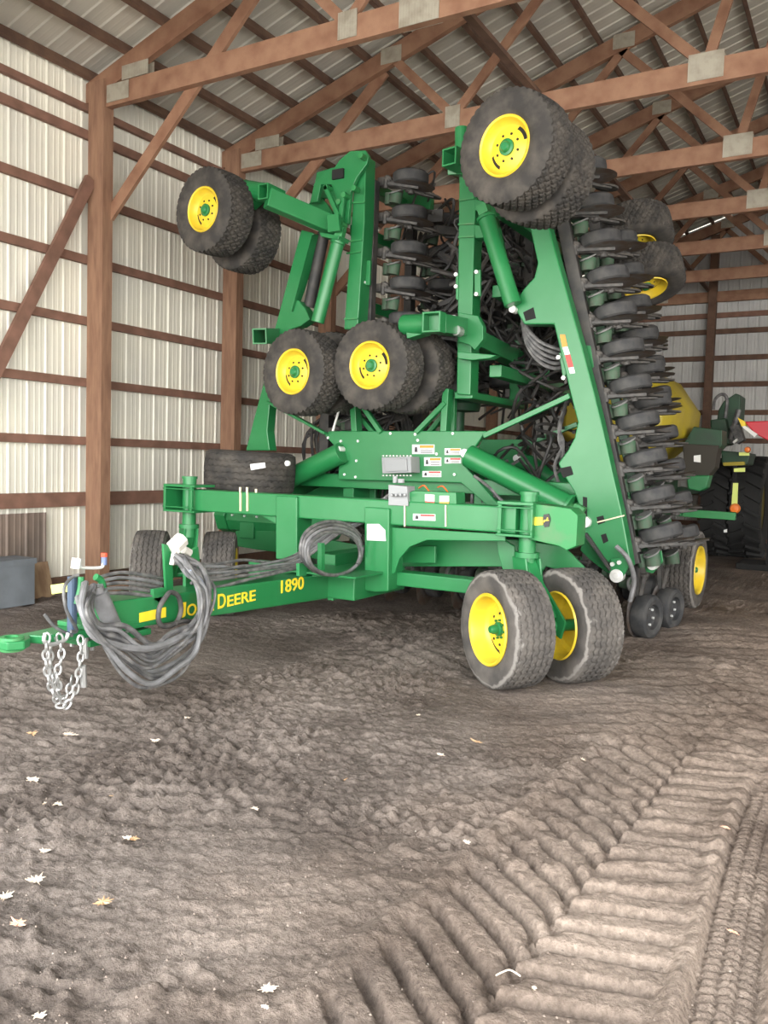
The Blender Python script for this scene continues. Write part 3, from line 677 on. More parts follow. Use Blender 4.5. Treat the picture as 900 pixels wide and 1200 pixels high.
# valve block, control boxes
mb = MB(); mb.prism(py([(455,568),(477,570),(478,593),(455,592)], YB-.02), (0,.14,0)); mb.cyl(P(463,566,Y=YB+.04), P(463,558,Y=YB+.04), .02, 10); mb.cyl(P(470,566,Y=YB+.04), P(470,561,Y=YB+.04), .03, 10)
for i in range(4): mb.cyl(P(459+i*5,580,Y=YB-.02), P(459+i*5,580,Y=YB-.08), .013, 8)
G('valve_block', mb, .004, LGREY)
mb = MB(); mb.prism(py([(447,536),(481,535),(482,554),(448,555)], 7.55), (0,.2,0)); mb.prism(py([(450,538),(476,537),(477,552),(451,553)], 7.53), (0,.03,0)); EB = G('control_box', mb, .006, LGREY)
mb = MB()
for i in range(9):
    for yy in (533.5,556.5): mb.cyl(P(449+i*4,yy,Y=7.58), P(449+i*4,yy+1.5,Y=7.58), .012, 6)
GS('box_latch', mb, 0, ZINC, EB)
mb = MB(); mb.prism(py([(478,578),(484,575),(534,577),(535,596),(478,594)], YB+.02), (0,.18,0)); G('valve_cover', mb, .006)
plate('decal', [(498,579),(509,580),(509,594),(498,593)], YB+.014, .008, WHITE, 0); plate('decal', [(515,581),(526,581),(526,594),(515,594)], YB+.014, .008, WHITE, 0)
plate('decal', [(498,587),(509,588),(509,592),(498,591)], YB+.010, .006, REDL, 0); plate('decal', [(515,588),(526,588),(526,592),(515,592)], YB+.010, .006, ORANGE, 0)
hose([P(491,572,Y=YB+.1),P(497,569,Y=YB),P(503,576,Y=YB+.05)], .006, mat('orange_cable',(.7,.12,.02),.5), 'orange_cable'); hose([P(513,571,Y=YB+.1),P(519,570,Y=YB),P(525,577,Y=YB+.05)], .006, bpy.data.materials['orange_cable'], 'orange_cable')
def sticker(x0, y0, x1, y1, Y, band=ORANGE, skew=.0):
    f = lambda a, b: P(x0+(x1-x0)*a, y0+(y1-y0)*b + skew*(x1-x0)*a, Y=Y)
    mb = MB(); mb.prism([f(0,0),f(1,0),f(1,1),f(0,1)], (0,.004,0)); mb.cur = 1
    mb.prism([f(.34,.06)-Vector((0,.003,0)),f(.97,.06)-Vector((0,.003,0)),f(.97,.36)-Vector((0,.003,0)),f(.34,.36)-Vector((0,.003,0))], (0,.004,0)); mb.cur = 2
    for b in (.5,.66,.82): mb.prism([f(.38,b)-Vector((0,.003,0)),f(.92,b)-Vector((0,.003,0)),f(.92,b+.08)-Vector((0,.003,0)),f(.38,b+.08)-Vector((0,.003,0))], (0,.004,0))
    mb.prism([f(.13,.25)-Vector((0,.003,0)),f(.22,.25)-Vector((0,.003,0)),f(.26,.8)-Vector((0,.003,0)),f(.1,.8)-Vector((0,.003,0))], (0,.004,0))
    G('warning_decal', mb, 0, [WHITE, band, BLACK])
sticker(484,602,510,609.5,YB-.004,REDL,.03)
plate('decal', [(430,614),(444,614),(451,621),(452,634),(430,633)], YB-.036, .005, WHITE, 0)
mb = MB()
for x in (281.5,289.5): mb.prism(py([(x-1,577),(x+1,577),(x+1,599),(x-1,599)], YB-.012), (0,.012,0)); mb.cyl(P(x,571,Y=YB+.02), P(x,579,Y=YB+.02), .012, 8)
for x in (474,522): mb.prism(py([(x-.8,592),(x+.8,592),(x+.8,617),(x-.8,617)], YB-.012), (0,.012,0))
mb.cyl(P(383,584,Y=YB+.05), P(383,591,Y=YB+.05), .012, 8); mb.cyl(P(300,573,Y=YB+.05), P(300,580,Y=YB+.05), .012, 8)
GS('u_bolt', mb, 0, mat('brass_zinc',(.66,.60,.42),.4,metal=.5))

# ---- centre frame (Y about 7.8)
YC = 7.75
plate('centre_plate', [(379,509),(386,505),(570,505),(552,530),(544,545),(590,598),(582,602),(540,566),(396,562),(397,540),(393,524)], YC, .06, bev=.01)
plate('rear_centre_plate', [(565,515),(624,515),(617,527),(606,536),(600,560),(640,600),(560,600),(545,560)], YC+1.35, .06)
plate('rear_centre_plate', [(396,562),(440,570),(440,600),(376,600),(340,588),(372,572)], YC+.5, .05)
for x in (409,444,512,558,520): 
    pass
mb = MB()
for x, y in ((385,513),(400,517),(420,517),(418,540),(404,556),(490,516),(533,556),(512,532),(417,559),(531,508),(458,508),(487,509)): 
    a = P(x,y,Y=YC); mb.cyl(a, a-Vector((0,.015,0)), .014, 8)
GS('bolt_head', mb, 0, CHROME)
sticker(483,521,509,532,YC-.004); sticker(497,536,517,546,YC-.004); sticker(521,525.5,540,533,YC-.004); sticker(521,536.5,540,543,YC-.004,REDL); sticker(495,552,517,559,YC-.004,REDL)
# struts on top of the centre plate
def bary(name, p, q, Y, w, h, m=None, bev=.005, Y2=None):
    mb = MB(); mb.bar(P(*p, Y=Y), P(*q, Y=Y if Y2 is None else Y2), w, h, up=(0,1,0)); return G(name, mb, bev, m)
bary('mast_post', (418,506), (416,470), YC+.05, .07, .12); bary('mast_strut', (447,507), (424,474), YC+.0, .05, .06); bary('mast_strut', (438,507), (420,486), YC+.2, .05, .06)
bary('mast_post', (522,506), (525,456), YC+.05, .07, .12); bary('mast_strut', (488,507), (522,472), YC+.0, .05, .06); bary('mast_strut', (503,507), (520,486), YC+.2, .05, .06); bary('mast_post', (531,506), (532,458), YC+.3, .05, .06)
bary('brace_bar', (567,511), (668,464), YC-.05, .05, .05); bary('brace_bar', (622,519), (677,497), YC+1.3, .05, .06)
bary('brace_bar', (382,508), (314,471), YC-.05, .03, .07)
bary('rod', (398,478), (390,505), YC-.1, .018, .018, CHROME, 0)
# big lift cylinders of the inner wings
def cylinder(p, q, r, rod=.25, m=None):
    p = Vector(p); q = Vector(q); d = (q-p); mb = MB(); mb.cyl(p, p+d*(1-rod), r, 24); mb.cyl(p+d*(1-rod), p+d*(1-rod)+d.normalized()*.03, r*1.12, 24)
    o = G('lift_cylinder', mb, .004, m, smooth=True)
    mb = MB(); mb.cyl(p+d*(1-rod), q, r*.45, 14); mb.bar(q-d.normalized()*.05, q+d.normalized()*.05, r*1.2, r*1.2); G('cylinder_rod', mb, 0, GREENW, o)
def mirror(v): return Vector((8.2-v[0], v[1], v[2]))
pA = P(549,534,Y=7.68); pB = P(678,600,Y=7.68)
cylinder(pA, pB, .115, .10); cylinder(mirror(pA), mirror(pB), .115, .10)
pA2 = P(606,538,Y=9.2); pB2 = P(690,585,Y=9.2); cylinder(pA2, pB2, .12, .1); cylinder(mirror(pA2), mirror(pB2), .12, .1)
mb = MB()
for x, y, Y_ in ((544,531,YC-.1),(605,537,9.05),(395,527,YC-.1)): a = P(x,y,Y=Y_); mb.cyl(a, a+Vector((0,.12,0)), .042, 16)
GS('pivot_pin', mb, 0, CHROME, smooth=True)
# right inner wing front plate
YW = 7.70
RWP = [(620,262),(643,264),(654,305),(668,355),(682,405),(695,455),(706,500),(716,545),(728,598),(736,640),(740,664),(726,668),(700,650),(684,632),(681,600),(672,575),(660,556),(654,543),(665,528),(673,513),(677,495),(669,464),(649,380),(614,380),(606,366),(601,358),(614,338),(626,325),(630,308),(625,285)]
plate('wing_side_plate', RWP, YW, .16, bev=.012)
mb = MB()
for pts in ([(613,366),(625,360),(628,373),(616,376)], [(655,549),(669,546),(672,556),(660,560)], [(683,582),(688,583),(688,612),(683,612)], [(699,606),(707,604),(709,612),(701,615)], [(704,627),(710,625),(713,634),(707,637)]): mb.prism(py(pts, YW-.003), (0,.02,0))
GS('plate_slot', mb, 0, DARK)
mb = MB()
for x, y, r in ((685,612,.052),(722,675,.062),(764,662,.05),(600,362,.035)): a = P(x,y,Y=YW-.06 if x < 740 else 8.05); mb.cyl(a, a+Vector((0,.1,0)), r, 20); mb.cyl(a-Vector((0,.01,0)), a, r*.5, 12)
GS('pivot_bolt', mb, .004, CHROME, smooth=False)
mb = MB(); mb.bar(P(700,612,Y=YW-.01), P(732,604,Y=YW-.01), .012, .014, up=(0,1,0)); G('beam_strap', mb, 0, bpy.data.materials['brass_zinc'])
# long stickers on the right wing plate
def lsticker(pts, mats_):
    mb = MB(); mb.prism(py(pts, YW-.005), (0,.005,0)); G('warning_decal', mb, 0, mats_)
lsticker([(656,392),(662,392),(665,406),(659,407)], ORANGE); lsticker([(659,407),(665,406),(668,415),(662,416)], WHITE); lsticker([(662,416),(668,415),(672,430),(666,431)], REDL); lsticker([(666,431),(672,430),(674,437),(668,438)], WHITE)
def clampplate(pts, Y, bolts):
    mb = MB(); mb.prism(py(pts, Y), (0,.03,0)); o = G('toolbar_clamp', mb, .004)
    mb = MB()
    for x, y in bolts: a = P(x,y,Y=Y); mb.cyl(a, a-Vector((0,.025,0)), .020, 8)
    GS('clamp_bolt', mb, 0, CHROME, o)
clampplate([(677,404),(692,405),(696,430),(685,436),(679,434)], YW+.2, [(681,408),(684,421),(687,434)])
clampplate([(655,414),(658,412),(664,436),(660,446)], YW+.05, [(655,419),(661,443)])
clampplate([(716,655),(733,652),(738,662),(730,676),(714,672)], YW-.05, [(718,661),(726,659)])
clampplate([(752,652),(775,645),(777,658),(765,672),(757,670)], 8.15, [(762,652),(768,650)])
# bottom hinge lug and black stay
plate('hinge_plate', [(686,617),(700,640),(712,652),(722,668),(712,672),(690,655),(680,645)], YW+.2, .1)
mb = MB(); mb.bar(P(686,625,Y=YW-.03), P(716,668,Y=YW-.03), .03, .05, up=(0,1,0)); G('latch_arm', mb, .004, TBAR)
# dark toolbar behind the plate
lean = math.radians(14.2)
uR = Vector((-math.sin(lean),0,math.cos(lean))); oR = Vector((math.cos(lean),0,math.sin(lean)))
B0 = P(742,655,Y=7.95)
def wingbase(Y): a = Vector((B0.x, Y, B0.z)); return a
for Y_ in (7.95, 9.25):
    b = wingbase(Y_); mb = MB(); mb.bar(b-uR*.05, b+uR*3.95, .12, .09, up=(0,1,0)); G('opener_toolbar', mb, .006, TBAR)
for h_ in (.4,1.5,2.7,3.7):
    mb = MB(); a = wingbase(7.9)+uR*h_-oR*.12; mb.bar(a, a+Vector((0,1.4,0)), .12, .12, up=uR); G('wing_cross_beam', mb, .008, DGREEN)
b = wingbase(9.2)-oR*.15; mb = MB(); mb.bar(b, b+uR*3.9, .1, .1, up=(0,1,0)); G('wing_rear_beam', mb, .008, DGREEN)
# left inner wing plate: upper strip and lower strip
plate('wing_side_plate', [(353,269),(368,273),(360,300),(350,335),(344,352),(350,352),(358,362),(363,374),(352,382),(340,386),(330,420),(318,450),(316,475),(313,505),(316,528),(288,528),(299,485),(309,448),(318,400),(327,366)], YW, .14, bev=.01)
mb = MB(); mb.bar(P(366,275,Y=YW-.02), P(342,365,Y=YW-.02), .02, .04, up=(0,1,0)); G('plate_edge', mb, 0)
mb = MB(); mb.tubebox(P(304,394,Y=7.35), P(320,394,Y=7.7), .17, .17, .015); G('square_socket', mb, 0)
# ---- outer wings
# left: leaning box beam + top plates
plate('outer_wing_beam', [(416,188),(429,182),(427,260),(419,386),(403,386),(410,290),(414,225)], YC, .2, bev=.01)
plate('opener_toolbar', [(432,210),(440,210),(434,384),(425,384)], YC+.2, .1, TBAR)
plate('wing_top_plate', [(383,199),(392,196),(398,187),(410,177),(428,176),(432,183),(430,192),(418,208),(411,225),(408,262),(400,264),(396,238),(388,216),(376,216),(372,236),(363,238),(368,215)], YC-.08, .05)
plate('wing_top_plate', [(362,238),(376,232),(384,240),(396,262),(398,276),(380,272),(372,262),(360,262)], YC+.05, .05)
plate('wing_top_plate', [(363,262),(365,236),(371,202),(390,196),(398,216),(404,262),(392,262),(388,232),(378,232),(374,262)], YC+.1, .05)
mb = MB(); a = P(395,204,Y=YC-.10); mb.box((a.x-.06,a.y-.01,a.z-.05), (a.x+.08,a.y+.02,a.z+.05)); GS('plate_slot', mb, 0, DARK)
bary('link_bar', (381,218), (399,258), YC-.16, .05, .04); bary('link_bar', (403,225), (398,270), YC-.14, .05, .04)
mb = MB()
for x, y in ((422,182),(381,219),(402,228),(396,236),(414,220),(399,262)): a = P(x,y,Y=YC-.18); mb.cyl(a, a+Vector((0,.1,0)), .03, 10)
GS('pivot_pin', mb, 0, GREENW)
mb = MB(); a = P(313,232,Y=7.0); b = P(398,268,Y=7.7); mb.bar(a, b, .14, .19, up=(0,0,1)); G('caster_arm', mb, .012)
mb = MB(); mb.tubebox(P(308,224,Y=6.95), P(308,224,Y=6.95)+Vector((.0,.3,0)), .13, .16, .015); mb.cyl(P(286,222,Y=7.15), P(310,226,Y=7.15), .10, 20); mb.bar(P(292,238,Y=7.15), P(303,228,Y=7.2), .12, .16, up=(0,1,0)); G('caster_pivot', mb, .004, smooth=False)
mb = MB(); mb.prism(py([(383,252),(396,250),(398,270),(384,272)], 7.42), (0,.05,0)); mb.prism(py([(374,272),(398,276),(396,281),(376,277)], 7.5), (0,.2,0)); G('arm_bracket', mb, .004)
cylinder(P(372,378,Y=7.5), P(399,272,Y=7.55), .072, .13); cylinder(P(362,360,Y=7.85), P(380,272,Y=7.85), .065, .05, TBAR)  # second cylinder stands in shade; its dark colour puts that shade in
clampplate([(421,306),(434,305),(433,334),(421,334)], YC+.1, [(427,309),(427,319),(427,331)])
plate('gusset', [(426,335),(434,335),(434,345),(428,345)], YC+.2, .05)
# straps on beams
def strap(Y, pts_):
    mb = MB()
    for x0, y0, x1, y1 in pts_: mb.bar(P(x0,y0,Y=Y), P(x1,y1,Y=Y), .012, .015)
    GS('beam_strap', mb, 0, GREENW)
strap(YC-.02, [(412,238,427,237),(409,283,424,281),(406,297,422,295),(403,374,419,373)])
# right outer wing beam
plate('outer_wing_beam', [(540,165),(556,168),(559,200),(555,300),(553,384),(551,463),(535,462),(536,384),(537,300),(538,200)], YC, .2, bev=.01)
strap(YC-.02, [(538,235,556,232),(537,263,556,262),(537,278,556,277),(536,373,553,374)])
mb = MB(); mb.bar(P(556,230,Y=YC+.28), P(554,460,Y=YC+.28), .07, .12, up=(0,1,0)); G('opener_toolbar', mb, 0, TBAR)
clampplate([(556,316),(563,316),(563,347),(556,346)], YC-.01, [(559,319),(559,345)])
clampplate([(534,320),(537,320),(537,352),(534,350)], YC-.01, [(535,322),(535,336)])
# end of outer wing: depth beams
a = P(543,463,Y=YC+.05); mb = MB(); mb.bar(a, a+Vector((0,1.6,0)), .2, .07); G('outer_wing_end_beam', mb, .008)
a = P(605,455,Y=YC+1.3); mb = MB(); a = Vector((P(543,463,Y=YC).x, YC+1.5, 2.34)); mb.bar(a, a+Vector((0,0,.75)), .16, .16); G('outer_wing_rear_beam', mb, .008)
a = P(545,392,Y=YC+.0); mb = MB(); mb.bar(a, a+Vector((.05,2.2,-.15)), .17, .17); G('outer_wing_cross_beam', mb, .008)
plate('bracket', [(536,412),(582,416),(574,420),(553,422),(536,420)], YC-.15, .12); plate('bracket', [(537,366),(560,370),(566,382),(566,398),(556,410),(550,404),(537,400)], YC-.1, .08)
plate('bracket', [(592,433),(622,433),(616,439),(595,439)], YC+1.2, .2)
mb = MB(); a = P(505,377,Y=7.0); mb.tubebox(a, a+Vector((.0,.12,0)), .19, .19, .018); mb.bar(a+Vector((.0,.12,0)), P(540,384,Y=7.7), .19, .17); G('caster_arm', mb, .004)
mb = MB(); mb.cyl(P(474,381,Y=7.2), P(502,380,Y=7.15), .10, 20); mb.bar(P(480,392,Y=7.2), P(500,386,Y=7.2), .1, .14, up=(0,1,0)); G('caster_pivot', mb, .004, smooth=True)
mb = MB(); a = P(531,374,Y=7.4); mb.cyl(a, a+Vector((0,.1,0)), .04, 12); a = P(534,387,Y=7.4); mb.cyl(a, a+Vector((0,.1,0)), .05, 12); GS('pivot_pin', mb, 0, ZINC)
mb = MB(); a = P(535,173,Y=6.6); mb.tubebox(P(526,183,Y=6.6), P(526,183,Y=6.6)+Vector((.1,.5,0)), .15, .15, .015); mb.bar(P(535,190,Y=6.8), P(552,195,Y=7.7), .16, .2); mb.cyl(P(541,150,Y=6.8), P(541,180,Y=6.8), .06, 16); G('caster_pivot', mb, .004)
cylinder(P(601,357,Y=7.6), P(567,246,Y=7.6), .082, .1); cylinder(P(592,330,Y=8.4), P(574,250,Y=8.4), .08, .1)
plate('bracket', [(556,233),(574,238),(575,246),(570,250),(556,246)], YC-.1, .14); plate('bracket', [(556,263),(570,266),(572,278),(556,279)], YC, .14)
# lower left gear: green castings seen under the beam
a = P(270,616,Y=7.75); mb = MB(); mb.cyl((a.x,7.75,.95), (a.x+1.5,7.75,.95), .20, 10); mb.cyl((a.x-.06,7.75,.97), (a.x+.10,7.75,.97), .235, 8); mb.box((a.x+.3,7.56,.72), (a.x+.5,7.7,1.1)); G('fan_drum', mb, .008)
mb = MB()
for k in range(7): mb.cyl((a.x+.2+.18*k,7.565,.98), (a.x+.2+.18*k,7.535,.98), .012, 6)
GS('bolt_head', mb, 0, CHROME)
plate('lower_back_plate', [(276,622),(323,622),(348,626),(427,640),(427,668),(348,650),(300,644),(276,640)], 7.6, .04)
mb = MB(); mb.box((2.2,7.85,1.35), (6.1,8.0,1.5)); mb.box((2.2,9.15,1.35), (6.1,9.3,1.5)); G('main_cross_beam', mb, .008)
for x in (2.3,3.3,4.1,4.9,5.9):
    mb = MB(); mb.box((x-.07,7.9,1.2), (x+.07,9.9,1.36)); G('main_rail', mb, .008)
mb = MB(); mb.box((4.0,6.3,.62), (4.2,8.6,.80)); G('main_rail', mb, .008)
mb = MB(); mb.box((2.3,6.35,1.14), (2.42,8.0,1.3)); mb.box((5.6,6.35,1.14), (5.72,8.0,1.3)); G('main_rail', mb, .008)
plate('inner_plate', [(345,556),(392,533),(398,545),(352,570),(344,575)], 8.3, .1)
# tires of folded wings
nF = Vector((-.05,-1,-.03))
wheel(P(432,427,Y=7.05)+Vector((0,.19,0)), nF, 'wing', 'raised tire with a yellow rim, right of the middle two'); wheel(P(432,427,Y=7.05)+Vector((.10,.68,.0)), -nF, 'wing')
wheel(P(343,435,Y=6.98)+Vector((0,.19,0)), (-.14,-1,0), 'wing', 'raised tire with a yellow rim, left of the middle two'); wheel(P(343,435,Y=6.98)+Vector((.02,.76,.05)), (.14,1,0), 'wing')
wheel(P(237,245,Y=6.8)+Vector((.03,.16,0)), (-.12,-1,-.02), 'wing', 'high tire with a yellow rim nearest the wall'); wheel(P(237,245,Y=6.8)+Vector((-.02,.70,-.07)), (.12,1,.02), 'wing')
wheel(P(590,173,Y=6.25)+Vector((.04,.16,.02)), (-.22,-1,-.05), 'wing', 'highest tire with a yellow rim, above the right folded frame'); wheel(P(590,173,Y=6.25)+Vector((.08,.60,-.02)), (.22,1,.05), 'wing')
for c, n_ in ((P(432,427,Y=7.05),nF),(P(343,435,Y=6.98),Vector((-.14,-1,0))),(P(237,245,Y=6.8),Vector((-.12,-1,0))),(P(590,173,Y=6.25),Vector((-.22,-1,-.05)))):
    mb = MB(); mb.cyl(c+Vector((0,.1,0)), c-n_.normalized()*1.0, .045, 12); G('axle', mb, 0, smooth=True)
wheel(P(293,553,Y=7.25), (.03,.02,1), 'flat', 'tire lying flat above the left end of the front beam', 1.12)
mb = MB(); a = P(293,553,Y=7.25); mb.cyl(a-Vector((0,0,.42)), a+Vector((0,0,.1)), .05, 12); G('axle', mb, 0, smooth=True)
plate('decal', [(293,544),(310,542),(311,548),(294,551)], 6.80, .006, WHITE, 0)
mb = MB(); a = P(336,543,Y=6.93); mb.cyl(a, a+Vector((0,.03,0)), .028, 10); G('valve_cap', mb, 0, WHITE)
wheel(P(741,275,Y=9.8), (.28,-.27,-1), 'wing', 'upper of the two small tires at the rear of the right wing')
wheel(P(754,324,Y=9.8), (.30,-.27,-1), 'wing', 'lower of the two small tires at the rear of the right wing')
mb = MB(); a = P(757,297,Y=9.6); mb.bar(P(735,292,Y=9.4), P(768,292,Y=9.8), .1, .12); G('caster_leg', mb, .006)
wheel(Vector((6.42,10.75,.44)), (1,-.04,0), 'main', 'tire with a yellow rim behind the right wing', 1.1)
wheel(Vector((1.9,10.9,.42)), (-1,.02,0), 'main')
mb = MB(); mb.bar((6.1,9.3,1.1), (6.1,10.9,.45), .08, .14); mb.bar((2.2,9.3,1.1), (2.2,10.9,.45), .08, .14); mb.cyl((1.9,10.9,.42), (6.36,10.9,.42), .05, 12); G('rear_axle_frame', mb, .006)

# ---- openers (row units): local +x outward, +y back, +z along the wheel axle
mb = MB(); mb.box((-.02,-.06,-.05), (.07,.05,.05)); mb.prism([(.04,-.03,-.055),(.13,-.04,-.06),(.20,.02,-.06),(.42,.10,-.05),(.44,.18,-.05),(.28,.20,-.055),(.10,.10,-.055)], (0,0,.05))
mb.tube(spline([(.05,0,.02),(.10,-.03,.035),(.14,.0,.0),(.22,.03,-.05),(.36,.12,-.075)],4), [.04]*4+[.045]*4+[.03]*4+[.022]*5, 8)
mb.bar((.10,-.05,-.03), (.50,.06,-.10), .03, .03); mb.bar((.30,.1,-.09), (.46,.55,-.05), .035, .05); mb.cyl((.10,-.05,-.09), (.10,-.05,.02), .028, 8); mb.cyl((.34,.16,-.13), (.34,.16,.0), .04, 10); mb.bar((.36,.2,-.10), (.52,.42,-.12), .05, .02)
ARM = mb.mesh('row_unit', GREY, True)
mb = MB(); mb.lathe([(.001,.045),(.10,.045),(.12,.06),(.15,.06),(.17,.082),(.20,.078),(.226,.055),(.230,0),(.226,-.055),(.205,-.074),(.17,-.07),(.001,-.05)], 32, M=Matrix.Translation((.33,.16,.055)))
OPR = mat('opener_rubber', (.026,.027,.029), .75, col2=(.06,.058,.056), nscale=9)
GT = mb.mesh('gauge_wheel', OPR, True)
mb = MB(); mb.lathe([(.001,.012),(.16,.003),(.262,-.002),(.16,-.006),(.001,-.002)], 32, M=Matrix.Translation((.41,.12,-.05)) @ Matrix.Rotation(.09,4,'Y'))
DB = mb.mesh('disc_blade', STEEL, True)
mb = MB(); mb.lathe([(.001,.014),(.10,.014),(.13,.010),(.13,-.010),(.10,-.014),(.001,-.014)], 20, M=Matrix.Translation((.46,.50,-.07)) @ Matrix.Rotation(.25,4,'Y'))
PW = mb.mesh('closing_wheel', RUB, True)
mb = MB(); mb.cyl((.20,.02,-.27), (.22,.02,-.14), .078, 16); mb.cyl((.08,.06,-.26), (.08,.06,-.12), .05, 12)
SC = mb.mesh('seed_cup', mat('dusty_green_cup', (.035,.085,.045), .7, col2=(.07,.08,.06), nscale=8), True)
mb = MB(); mb.lathe([(.001,.008),(.092,.008),(.092,-.008),(.001,-.008)], 24, M=Matrix.Translation((.22,-.01,-.135)) @ Matrix.Rotation(-.15,4,'Y') @ Matrix.Rotation(.35,4,'X'))
SD = mb.mesh('press_disc', mat('grey_cap', (.13,.13,.125), .6), True)
mb = MB(); mb.tube([Vector((.12+.0022*i, .09+.022*math.cos(i*.7), .022*math.sin(i*.7)-.12)) for i in range(70)], .005, 5)
SG = mb.mesh('spring', TBAR, True)
def rowunit(pos, ux, uy, uz, tilt=0):
    M = Matrix.Translation(Vector(pos)-RV) @ Matrix((Vector(ux),Vector(uy),Vector(uz))).transposed().to_4x4() @ Matrix.Rotation(-tilt, 4, 'Y') @ Matrix.Scale(.88, 4)
    a = link('row_unit', ARM, SEED, M=M)
    for nm, me_ in (('gauge_wheel',GT),('disc_blade',DB),('closing_wheel',PW),('seed_cup',SC),('press_disc',SD),('spring',SG)): link(nm, me_, a)
    return a
yv = Vector((0,1,0))
for i in range(11):
    b = wingbase(7.98)-oR*.03+uR*(.13+.362*i); rowunit(b, oR, yv, uR, .06-.017*i)
for i in range(10):
    b = wingbase(9.05)-oR*.08+uR*(.06+.362*i); rowunit(b, oR, yv, uR, .06-.017*i)
for i in range(4, 10):
    b = wingbase(9.95)-oR*.22+uR*(.25+.362*i); rowunit(b, oR, yv, uR, .0)
# outer wings, openers face inward
for i in range(4):
    rowunit((2.75,8.35,1.75+.24*i), (1,0,.1), yv, (-.1,0,1)); rowunit((3.45,9.2,1.8+.24*i), (-1,0,0), yv, (0,0,-1))
mb = MB(); mb.box((2.62,8.3,1.5), (2.74,9.4,2.7)); mb.box((3.45,9.1,1.5), (3.57,9.3,2.7)); GS('opener_toolbar', mb, .004, TBAR)
for i in range(6):
    z = 2.75+.385*i
    rowunit((3.47,8.15,z+.06), (1,0,-.02), yv, (.02,0,1)); rowunit((3.4,9.2,z-.13), (1,0,-.02), yv, (.02,0,1))
    rowunit((4.80,9.3,z-.05), (-1,0,0), (0,1,0), (0,0,-1)); rowunit((4.86,10.3,z+.12), (-1,0,0), (0,1,0), (0,0,-1))
    rowunit((3.7,10.2,z), (1,0,-.02), yv, (.02,0,1)); rowunit((4.2,10.9,z+.1), (-1,0,0), (0,1,0), (0,0,-1)); rowunit((4.25,10.9,z-.1), (1,0,0), (0,1,0), (0,0,1))
for Y_, X_ in ((9.1,3.36),(10.1,3.66),(9.2,4.86),(10.2,4.92)):
    mb = MB(); mb.box((X_-.06,Y_-.06,2.4), (X_+.04,Y_+.06,4.8)); G('opener_toolbar', mb, .004, TBAR)
for z in (2.6,3.4,4.2,4.75):
    mb = MB(); mb.box((3.2,7.95,z-.06), (3.33,10.3,z+.06)); G('outer_wing_cross_beam', mb, .006)
    mb = MB(); mb.box((4.93,7.95,z-.06), (5.06,10.3,z+.06)); G('outer_wing_cross_beam', mb, .006)
# centre openers point to the ground
zu = Vector((0,0,-1))
for i in range(9):
    rowunit((2.5+.42*i,8.15,.66), zu, yv, (1,0,0))
    rowunit((2.7+.42*i,9.25,.68), zu, yv, (1,0,0))
# light gauge wheel on the ground at the right
rowunit((6.32,9.0,.62), zu, yv, (1,0,0))
for x, y, Y_ in ((759,697,8.35),(785,688,9.0)):
    c = P(x, y, Y=Y_); c.z = .215; M_ = zto((.965,-.25,0), c)
    mb = MB(); mb.lathe([(.12,.03),(.125,.07),(.17,.085),(.205,.07),(.215,.05),(.218,0),(.215,-.05),(.20,-.075),(.001,-.07)], 36, M=M_); mb.lathe([(.12,.03),(.09,.015),(.03,.02),(.001,.03)], 24, M=M_); o = G('gauge_wheel', mb, 0, OPR, smooth=True)
    mb = MB()
    for k in range(6): mb.cyl(M_ @ Vector((.085*math.cos(k*1.047),.085*math.sin(k*1.047),.01)), M_ @ Vector((.085*math.cos(k*1.047),.085*math.sin(k*1.047),.035)), .012, 8)
    GS('wheel_bolt', mb, 0, CHROME, o)
    mb = MB(); mb.bar(c+Vector((-.08,.05,.0)), c+Vector((-.12,.0,.5)), .04, .10, up=(0,1,0)); mb.bar(c+Vector((-.09,-.02,.0)), c+Vector((-.02,-.05,.42)), .03, .05, up=(0,1,0)); G('wheel_arm', mb, .004, GREY)
    mb = MB(); mb.lathe([(.001,.004),(.225,0),(.001,-.004)], 32, M=zto((.98,-.18,.05), c+Vector((-.10,.0,.01)))); G('disc_blade', mb, 0, STEEL)
# hoses and seed tubes among the frames
rnd = random.Random(3); tang = MB()
def th(pts, r): tang.tube(spline(pts, 5), r, 6)
for i in range(110):
    x0 = 3.5+rnd.random()*1.25; z0 = 2.5+rnd.random()*2.1; y0 = 8.5+rnd.random()*2.2
    th([(x0+rnd.uniform(-.4,.4), y0+rnd.uniform(-.3,.3), z0+rnd.uniform(-.3,.3)+.25*math.sin(j)) for j in range(5)], rnd.choice((.013,.018,.028)))
for i in range(34):
    x0 = 2.35+rnd.random()*.9
    th([(x0,8.3+rnd.random()*.4,1.45), (x0+rnd.uniform(-.2,.2),8.5,1.9+rnd.random()*.3), (x0+.3+rnd.uniform(-.2,.2),8.7,2.1+rnd.random()*.2), (x0+.55,8.5,1.7), (x0+.6,8.3,1.2)], .018)
for i in range(40):
    x0 = 5.0+rnd.random()*.8; z0 = 1.6+rnd.random()*2.2; x0 -= (z0-1.6)*.2
    th([(x0+rnd.uniform(-.3,.3), 8.6+rnd.uniform(-.3,1.2), z0+rnd.uniform(-.3,.3)) for j in range(5)], .018)
DHOSE = mat('dark_seed_hose', (.022,.022,.022), .6, col2=(.05,.045,.04), nscale=9)
o = part('seed_hoses', tang, DHOSE, SEED, smooth=True); o['kind'] = 'stuff'
lk = MB()
for i in range(70):
    a = Vector((3.5+rnd.random()*1.2, 8.8+rnd.random()*2.2, 2.5+rnd.random()*2.1)); b = a+Vector((rnd.uniform(-.35,.35), rnd.uniform(-.4,.4), rnd.uniform(-.12,.12))); lk.bar(a, b, .05, rnd.choice((.05,.09,.14)))
GS('linkage_bar', lk, 0, TBAR)
